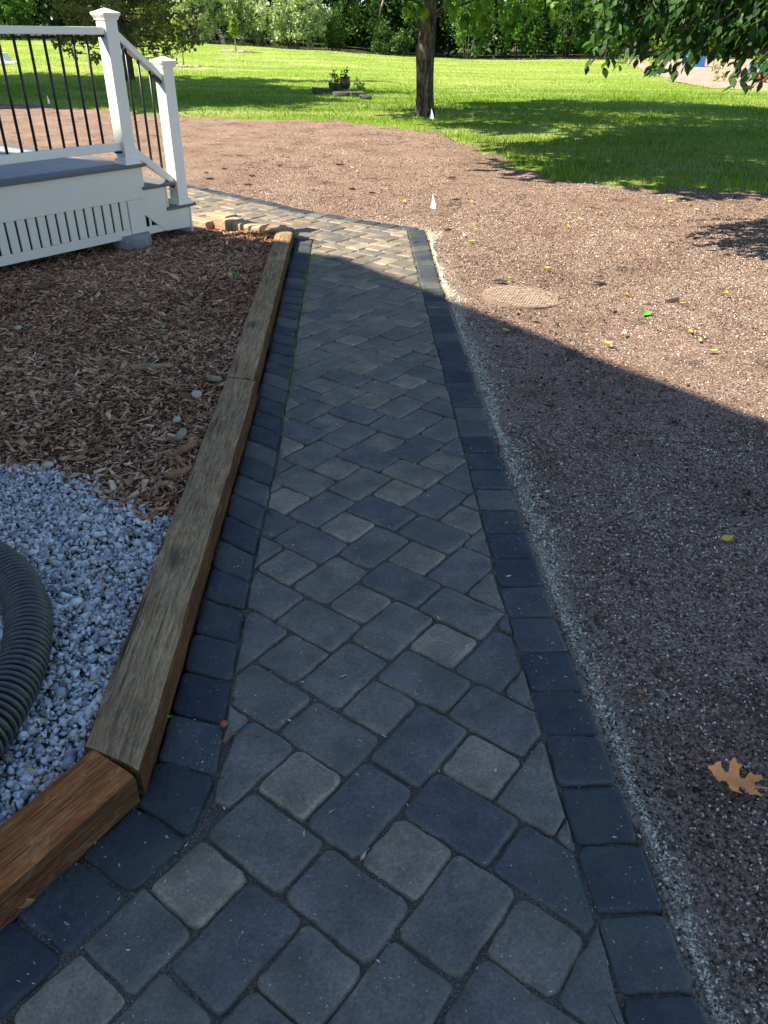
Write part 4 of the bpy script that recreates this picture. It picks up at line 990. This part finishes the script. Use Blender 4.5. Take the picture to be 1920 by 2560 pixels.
# ------------------------------------------------------------------ round drain cover in the soil
q = at(1306, 733); t = empty('drain_cover', (q.x, q.y, -.026)); t.rotation_euler = (-.02, .03, .15); tag(t, 'round pale grated drain cover set in the bare soil', 'drain cover')
b = MB(); R0 = .27
for k in range(-12, 13):
    y = k*.021; hw = math.sqrt(max(0, R0**2-y*y))
    if hw < .03: continue
    for j in range(-12, 13):
        x = j*.021+(.0105 if k % 2 else 0)
        if abs(x) > hw-.012: continue
        b.box(x-.0085, x+.0085, y-.0065, y+.0065, .0, .012+random.uniform(-.004, .002), .002)
b.build('grate', plain('pale grate', (.33, .25, .185), .9, .2, .3, 20), t)
MB().lathe([(R0-.012, -.02), (R0-.012, .006), (R0+.006, .007), (R0+.008, -.02)], 0, 0, 40, False).build('rim', plain('grate rim', (.25, .18, .13), .9, .2, .3, 20), t)
MB().lathe([(R0, -.012), (R0, .001)], 0, 0, 40).build('base', plain('packed dirt', (.1, .075, .055), .95, .1, .4, 50), t)

# ------------------------------------------------------------------ garden on the right
def tub(px, py, wpx, hpx, lb):
    q = at(px, py); k = q.y*.85/1923; r = wpx/2*k; h = hpx*k/.85
    t = empty('garden_tub', (q.x, q.y, float(Hh(q.x, q.y))+.03)); tag(t, lb, 'planter', 'blue garden tubs')
    prof = [(r*.94, 0)]
    for i in range(9): prof.append((r*(.95+.005*i+(.018 if i % 2 else 0)), h*(i+.5)/9))
    prof += [(r*1.04, h), (r*.97, h), (r*.95, h*.8)]
    MB().lathe(prof, 0, 0, 30).build('wall', MAT['blue'], t, smooth=True)
    crown('foliage', t, np.array([(random.uniform(-r, r)*.6, random.uniform(-r, r)*.6, h*1.15, .3) for _ in range(12)]), 30, .12, MAT['leaf_bright'])
tub(1735, 168, 52, 20, 'bright blue ribbed garden tub standing on the wood chips')
tub(1895, 184, 50, 17, 'blue garden tub half hidden by the hanging leaves')
q = at(1900, 208); t = empty('terracotta_pot', (q.x, q.y, .03)); tag(t, 'broad terracotta pot at the edge of the chip garden', 'plant pot')
MB().lathe([(.2, 0), (.27, .3), (.3, .38), (.3, .44), (.26, .44), (.25, .36)], 0, 0, 24).build('wall', MAT['terracotta'], t, smooth=True)
for px, py, hp, lb in ((1779, 182, 70, 'dark green stake in front of the bright blue tub'), (1848, 178, 62, 'slim dark stake between the two blue tubs'), (1825, 215, 40, 'short stake at the front edge of the chip garden')):
    q = at(px, py); hh = hp*q.y/2663; o = MB().tube([(q.x, q.y, -.05), (q.x+.02, q.y, hh)], .016, 6).build('garden_stake', MAT['stakegreen']); tag(o, lb, 'stake', 'garden stakes')
q0, q1 = at(1545, 150), at(1605, 158); b = MB()
t = empty('garden_netting', (q0.x, q0.y, float(Hh(q0.x, q0.y)))); tag(t, 'pale green garden netting sagging between stakes at the lawn edge', 'netting')
dx, dy = q1.x-q0.x, q1.y-q0.y
for i in range(19):
    f = i/18; b.tube([(dx*f, dy*f, 0), (dx*f, dy*f, .95-.35*math.sin(f*3.1))], .006, 3)
for j in range(9):
    b.tube([(dx*f, dy*f, (.95-.35*math.sin(f*3.1))*(j+1)/9) for f in np.linspace(0, 1, 8)], .006, 3)
b.build('mesh', MAT['net'], t); MB().tube([(0, 0, -.1), (0, 0, 1.15)], .02, 6).build('stake', MAT['stakegreen'], t)
for px, py, hh, lb in ((1790, 205, .8, 'pale green young plant growing in the wood chips before the tubs'), (1560, 160, .7, 'tuft of tall weeds at the corner of the garden'), (1625, 165, .5, 'low weeds beside the garden netting')):
    q = at(px, py); t = empty('garden_plant', (q.x, q.y, 0)); tag(t, lb, 'plant')
    crown('foliage', t, np.array([(random.gauss(0, .15), random.gauss(0, .1), hh*f, .16) for f in (.15, .3, .5, .7, .9)]), 16, .14, MAT['leaf_yellow'])
    MB().tube([(0, 0, -.05), (0.01, 0, hh)], [.01, .005], 5).build('stems', MAT['leaf_mid'], t)
q = at(18, 160); t = empty('lawn_chair', (q.x, q.y, float(Hh(q.x, q.y)))); tag(t, 'small white folded sheet lying on the far lawn at the left edge', 'sheet')
b = MB(); b.prism([(-.55, 0), (.5, 0), (.42, .09), (.12, .12), (-.05, .42), (-.22, .4), (-.38, .1)], -.3, .3, .02)
b.build('cloth', MAT['white_flag'], t)
t.name = 'white_sheet'
q = at(2, 146); o = MB().box(q.x-.1, q.x+.1, q.y-.1, q.y+.1, float(Hh(q.x, q.y))-.1, float(Hh(q.x, q.y))+.55, .02).build('wooden_post', MAT['timber_brown']); tag(o, 'short brown wooden post on the far lawn at the left edge', 'post')

# ------------------------------------------------------------------ grass
def blades(name, n, reg, hgt, wid, label=None, keep=None, rb=0.0, seg=1):
    x = rng.uniform(reg[0], reg[1], n); y = reg[2]+(reg[3]-reg[2])*rng.random(n)**1.35
    k = (sdist(x, y, LAWN_POLY)+wob(x, y) < .03) & ~inside(x, y, GARDEN_POLY) & (np.abs(x) < .62*y+3)
    if keep is not None: k &= keep(x, y)
    x, y = x[k], y[k]; n = len(x); a = rng.random(n)*6.283
    cl = fbm(x*1.1, y*1.1, 3, 21); h = hgt*(.45+1.1*cl)*np.exp(rng.normal(0, .28, n)); wd = wid*(.8+.5*rng.random(n))*(1+y*.03)
    lx, ly = rng.normal(0, .38, n)*h, rng.normal(0, .38, n)*h; z = lawn_z(x, y)-.01
    ca, sa_ = np.cos(a)*wd/2, np.sin(a)*wd/2
    V = np.stack([np.stack([x-ca, y-sa_, z], -1), np.stack([x+ca, y+sa_, z], -1), np.stack([x+lx*.4+ca*.7, y+ly*.4+sa_*.7, z+h*.6], -1), np.stack([x+lx*.4-ca*.7, y+ly*.4-sa_*.7, z+h*.6], -1), np.stack([x+lx, y+ly, z+h], -1)], 1).reshape(-1, 3)
    i = np.arange(n)*5; F = [i, i+1, i+2, i, i+2, i+3, i+3, i+2, i+4]
    F = np.stack([np.stack([i, i+1, i+2], -1), np.stack([i, i+2, i+3], -1), np.stack([i+3, i+2, i+4], -1)], 1).reshape(-1, 3)
    ye = np.clip((y-20)/20, 0, 1)*.26+(fbm(x*.35, y*.8, 3, 31)-.5)*.5
    rn = np.clip(rng.normal(.45+rb, .2, n)+ye, 0, 1)
    tag(mk(name, V, F, MAT['grass'], rnd=np.repeat(rn, 3)), kind='stuff')
blades('grass', 210000, (-14, 14, 8.5, 28), .055, .0065, rb=-.02)
blades('grass', 170000, (-28, 28, 28, 58), .04, .010, rb=.24)
blades('edge_grass', 30000, (-12, 9, 8.5, 21.5), .10, .006, keep=lambda x, y: sdist(x, y, LAWN_POLY)+wob(x, y) > -.45, rb=.12)
# a few blades of weed in the joint by the left border
n = 260; t_ = rng.uniform(3.2, 6.3, n); x = np.interp(t_, [p[1] for p in LI], [p[0] for p in LI])+rng.normal(0, .012, n)
i = np.arange(n)*3; h = .018*np.exp(rng.normal(0, .4, n)); a = rng.random(n)*6.283
V = np.stack([np.stack([x-.002*np.cos(a), t_-.002*np.sin(a), 0*x-.008], -1), np.stack([x+.002*np.cos(a), t_+.002*np.sin(a), 0*x-.008], -1), np.stack([x+rng.normal(0, .01, n), t_+rng.normal(0, .01, n), h], -1)], 1).reshape(-1, 3)
tag(mk('joint_weeds', V, np.stack([i, i+1, i+2], -1), MAT['grass'], rnd=rng.uniform(.3, .8, n)), kind='stuff')

# ------------------------------------------------------------------ fallen leaves and small debris
LEAFCOL = {}
def flat_mat(name, c):
    if name not in LEAFCOL: LEAFCOL[name] = plain('fallen leaf '+name, c, .6, .3, .3, 25, .2)
    return LEAFCOL[name]
def gz(px, py):
    q = at(px, py, 0.0); return q.x, q.y
def leaf_obj(name, label, cat, x, y, z, outline, size, rz, mat, curl=.15, group=None, tilt=(0, 0)):
    b = bmesh.new(); pts = [Vector((p[0]*size, p[1]*size, 0)) for p in outline]
    vs = [b.verts.new(p) for p in pts]; b.faces.new(vs)
    bmesh.ops.triangulate(b, faces=b.faces[:], quad_method='BEAUTY', ngon_method='BEAUTY')
    bmesh.ops.subdivide_edges(b, edges=b.edges[:], cuts=2, use_grid_fill=True)
    for v in b.verts: v.co.z = curl*(v.co.x**2*.7+v.co.y**2*1.6)/size + random.gauss(0, .008)*size
    r = bmesh.ops.extrude_face_region(b, geom=b.faces[:]); bmesh.ops.translate(b, vec=(0, 0, .0007), verts=[e for e in r['geom'] if isinstance(e, bmesh.types.BMVert)])
    bmesh.ops.recalc_face_normals(b, faces=b.faces[:])
    me = bpy.data.meshes.new(name); b.to_mesh(me); b.free(); o = link(name, me, mat)
    o.location = (x, y, z); o.rotation_euler = (tilt[0], tilt[1], rz); return tag(o, label, cat, group)
OVAL = [(-.55, 0), (-.5, .03), (-.2, .2), (.1, .24), (.35, .13), (.55, 0), (.35, -.13), (.1, -.24), (-.2, -.2), (-.5, -.03)]
_oh = [(-.75, .014), (-.32, .03), (-.3, .12), (-.47, .24), (-.42, .34), (-.3, .3), (-.2, .36), (-.1, .15), (.0, .13), (.03, .34), (-.03, .46), (.09, .46), (.18, .56), (.25, .42), (.24, .22), (.29, .13), (.4, .2), (.44, .34), (.54, .26), (.6, .12), (.7, .04), (.72, 0)]
OAK = _oh+[(a_, -b_*.92) for a_, b_ in _oh[-2::-1]]
x, y = gz(1845, 1965); leaf_obj('oak_leaf', 'large curled orange-brown oak leaf on the dark soil', 'leaf', x, y, .012, OAK, .105, 2.75, flat_mat('oak', (.85, .3, .09)), .5, tilt=(.02, -.04))
x, y = gz(1815, 1350); leaf_obj('fallen_leaf', 'small yellow and green leaf alone on the shaded soil', 'leaf', x, y, .006, OVAL, .055, .4, flat_mat('yellow', (.6, .42, .03)), .8, tilt=(.3, 0))
x, y = gz(1612, 786); leaf_obj('fallen_leaf', 'bright green leaf on the sunny soil just above the shadow edge', 'leaf', x, y, .006, OVAL, .085, .3, flat_mat('green', (.1, .4, .03)), .9, tilt=(.5, .1))
x, y = gz(55, 2225); leaf_obj('curled_leaf', 'long curled tan leaf against the brown corner timber', 'leaf', x, y, .02, OVAL, .06, 1.0, flat_mat('tan', (.5, .36, .18)), 2.2, tilt=(.7, -.3))
x, y = gz(62, 2268); leaf_obj('curled_leaf', 'small orange-tan leaf beside the magenta petal', 'leaf', x, y, .008, OVAL, .04, .4, flat_mat('orangetan', (.5, .26, .1)), 2.0, tilt=(.2, .2))
x, y = gz(22, 2305); leaf_obj('petal', 'crumpled magenta petal on the dark border pavers', 'petal', x, y, .006, OVAL, .02, .9, MAT['petal'], 3)
x, y = gz(560, 1815); o = MB().lathe([(.002, 0), (.009, .002), (.011, .008), (.006, .014), (.001, .016)], 0, 0, 10).build('acorn_cap', plain('reddish brown nut', (.28, .09, .05), .5, .4), None, True); o.location = (x, y, .002); tag(o, 'reddish brown nut shell on the left border of the path', 'nut shell')
def curl(px, py, label, col, s=.03, n=5):
    x, y = gz(px, py); b = MB(); p = Vector((0, 0, .003)); a = random.random()*6; pts = [p.copy()]
    for k in range(n): a += random.uniform(-1.2, 1.2); p = p+Vector((math.cos(a), math.sin(a), random.uniform(-.1, .1)))*s/n; pts.append(p.copy())
    o = b.tube(pts, [.0014]*len(pts), 5).build('twig', col); o.location = (x, y, .001); tag(o, label, 'twig')
cb = flat_mat('catkin', (.3, .11, .04))
curl(545, 1862, 'curly orange-brown catkin at the left border below the nut shell', cb, .06, 9)
curl(610, 1838, 'thin brown catkin lying on the grey paver beside the left border', cb, .05, 6)
curl(843, 1662, 'tiny dark brown twig on a grey paver in the middle of the path', cb, .022, 3)
curl(545, 2408, 'tiny reddish twig on a large blue-grey paver near the bottom', cb, .014, 3)
x, y = gz(425, 1796); leaf_obj('leaf_scrap', 'tiny bright green leaf scrap against the foot of the long timber', 'leaf', x, y, .004, OVAL, .016, .3, flat_mat('green', (.1, .4, .03)), 2)
for px, py, lb in ((1500, 1712, 'orange leaf scrap nearest the pale strip at the path edge'), (1560, 1722, 'orange leaf scrap right of its twin near the path edge'), (1600, 1735, 'pinkish leaf scrap, rightmost of three near the path edge'), (1790, 1786, 'orange leaf scrap above the oak leaf'), (1728, 1916, 'orange scrap left of the oak leaf'), (1680, 1198, 'orange scrap far out on the shaded soil'), (1455, 1163, 'brown-orange leaf scrap in the shaded soil near the border'), (1250, 1117, 'brown leaf scrap touching the right border')):
    x, y = gz(px, py); leaf_obj('leaf_scrap', lb, 'leaf', x, y, .004, OVAL, random.uniform(.014, .024), random.random()*6, flat_mat('scrap', (.55, .19, .08)), 2.5, 'orange leaf scraps on the shaded soil')
x, y = gz(1400, 1122)
# leaves scattered over the sunny soil
spots_g = [(1010, 372), (1090, 415), (1062, 425), (890, 430), (820, 345), (700, 365), (620, 360), (545, 350), (960, 460), (1200, 530), (1240, 545), (1250, 477), (1105, 455), (1150, 470), (1180, 605), (1160, 590), (1274, 698), (1500, 533), (1610, 510), (1675, 505), (1575, 545), (1480, 565), (1448, 548), (1680, 550), (1740, 525), (1750, 853), (1460, 462), (1490, 458), (1340, 471), (790, 370), (880, 420), (780, 470), (1010, 505), (1075, 462), (1265, 828), (1780, 880), (1560, 835), (965, 330)]
for k, (px, py) in enumerate(spots_g):
    x, y = gz(px, py); pale = k % 3 == 0; sz = random.uniform(.04, .075)
    leaf_obj('fallen_leaf', 'small pale green leaf lying on the sunny bare soil' if pale else 'small yellow-green leaf lying on the sunny bare soil', 'leaf', x, y, .004, OVAL, sz, random.random()*6.28, flat_mat('palegreen', (.5, .55, .3)) if pale else flat_mat('lime', (.3, .38, .08)), 1.2, 'small leaves scattered on the sunny soil', (random.gauss(0, .12), random.gauss(0, .12)))
for k, (px, py) in enumerate([(1180, 505), (1420, 570), (1370, 672), (1570, 740), (1815, 735), (1705, 760), (1725, 832), (1690, 500), (1725, 515), (820, 490), (735, 480), (1520, 860), (1190, 575), (1030, 395)]):
    x, y = gz(px, py); leaf_obj('fallen_leaf', 'small yellow or orange leaf lying on the sunny bare soil', 'leaf', x, y, .004, OVAL, random.uniform(.045, .075), random.random()*6.28, flat_mat('amber', (.6, .36, .06)), 1.3, 'small yellow leaves on the sunny soil', (random.gauss(0, .12), random.gauss(0, .12)))
# dark clods of soil
cl_spots = [(1120, 572), (515, 430), (525, 445), (850, 410), (700, 412), (620, 460), (1140, 497), (1000, 420), (1250, 700), (1500, 705), (1620, 760), (630, 437), (600, 388), (720, 392), (930, 480), (1130, 442), (1680, 750), (560, 420), (1500, 690), (880, 470)]
m_clod = plain('dark soil clod', (.05, .033, .025), .95, .1, .4, 60, .5)
for px, py in cl_spots:
    x, y = gz(px, py); b = MB(); bmesh.ops.create_icosphere(b.bm, subdivisions=2, radius=1)
    for v in b.bm.verts: v.co *= 1+random.gauss(0, .13)
    s_ = random.uniform(.012, .03)
    for v in b.bm.verts: v.co = Vector((v.co.x*s_*2.2, v.co.y*s_, v.co.z*s_*.35))
    o = b.build('soil_clod', m_clod, None); o.location = (x, y, -.004); o.rotation_euler = (0, 0, random.uniform(-.6, .6)); tag(o, 'dark clod of earth on the sunny bare soil', 'clod', 'dark clods on the sunny soil')
# larger pieces lying in the mulch
def wood_piece(px, py, L, wd, rz, label, mat=None, name='wood_chunk', cat='wood chunk', zt=.06):
    q = at(px, py, zt); b = MB(); b.box(-L/2, L/2, -wd/2, wd/2, -.006, .012, .003)
    bmesh.ops.subdivide_edges(b.bm, edges=b.bm.edges[:], cuts=2, use_grid_fill=True)
    for v in b.bm.verts: v.co += Vector((random.gauss(0, .004), random.gauss(0, wd*.07), random.gauss(0, .002)))
    o = b.build(name, mat or MAT['timber_pale'], None); o.location = (q.x, q.y, zt+.012); o.rotation_euler = (random.gauss(0, .15), random.gauss(0, .1), rz); return tag(o, label, cat)
ob = rnd_mat('orange wood', [(0, (.3, .15, .07)), (1, (.3, .15, .07))], nscale=40); 
ob = plain('orange wood', (.32, .17, .085), .85, .15, .4, 40, .4); gw = plain('grey wood', (.34, .26, .17), .85, .15, .4, 40, .4)
wood_piece(380, 922, .20, .016, .12, 'long thin tan stick lying across the mulch', gw)
wood_piece(462, 1130, .11, .022, .75, 'orange splinter beside the long timber, upper of two', ob)
wood_piece(450, 1190, .10, .026, .9, 'orange splinter beside the long timber, lower of two', ob)
wood_piece(535, 952, .06, .026, .1, 'grey wood piece beside the joint of the two long timbers', gw)
wood_piece(325, 858, .07, .02, .1, 'dark orange slab in the middle of the mulch', ob)
wood_piece(452, 1095, .06, .03, 1.3, 'pale upright chip beside the near long timber', gw)
wood_piece(393, 1225, .075, .01, 1.5, 'small grey twig near the lower point of the mulch', gw)
def stone(px, py, r, label, zt=.06):
    q = at(px, py, zt); b = MB(); bmesh.ops.create_icosphere(b.bm, subdivisions=3, radius=1); sd = random.randint(0, 99)
    for v in b.bm.verts:
        f = 1+.25*(float(fbm(v.co.x*1.5+5, v.co.y*1.5+v.co.z*1.3+5, 3, sd))-.5); v.co = Vector((v.co.x*r*1.25*f, v.co.y*r*f, v.co.z*r*.7*f))
    o = b.build('stone', MAT['palestone'], None, True); o.location = (q.x, q.y, zt+r*.35); o.rotation_euler = (0, 0, random.random()*3); tag(o, label, 'stone')
stone(492, 990, .024, 'pale round stone in the mulch by the near long timber')
stone(443, 1052, .017, 'smaller pale stone in the mulch below the round one')
stone(120, 1165, .018, 'tan stone where the mulch meets the white gravel')
stone(45, 822, .018, 'pale stone at the left edge of the mulch')
for px, py, sz, lb in ((588, 696, .075, 'bright green leaf on the mulch near the far end'), (402, 843, .05, 'pale green leaf in the middle of the mulch'), (110, 696, .045, 'dark green sprig on the mulch below the deck skirt'), (112, 828, .04, 'dark green sprig at the left of the mulch')):
    q = at(px, py, .06); leaf_obj('fallen_leaf', lb, 'leaf', q.x, q.y, .085, OVAL, sz, random.random()*3, flat_mat('green', (.1, .4, .03)) if 'bright' in lb else flat_mat('sage', (.2, .3, .08)), 2, tilt=(.3, .2))
# thin mist of a lawn sprinkler
q0 = at(581, 180); n = 900
f = rng.random(n); px = 581-f*34+rng.normal(0, 1.3, n)*(1+2*f); py = 180-f*110+rng.normal(0, 2, n)
P_ = np.array([at_y(a, b_, q0.y)[:] for a, b_ in zip(px, py)])
wm, nt_, b_ = new_mat('water drops'); setc(nt_, b_, (.9, .93, .95), .2, .5)
tag(scatter('sprinkler_spray', octv, octf, P_+rng.normal(0, .03, (n, 3)), rrot(n), np.full((n, 3), .0045), wm), 'thin white spray of water over the far lawn', 'water spray', kind='stuff')
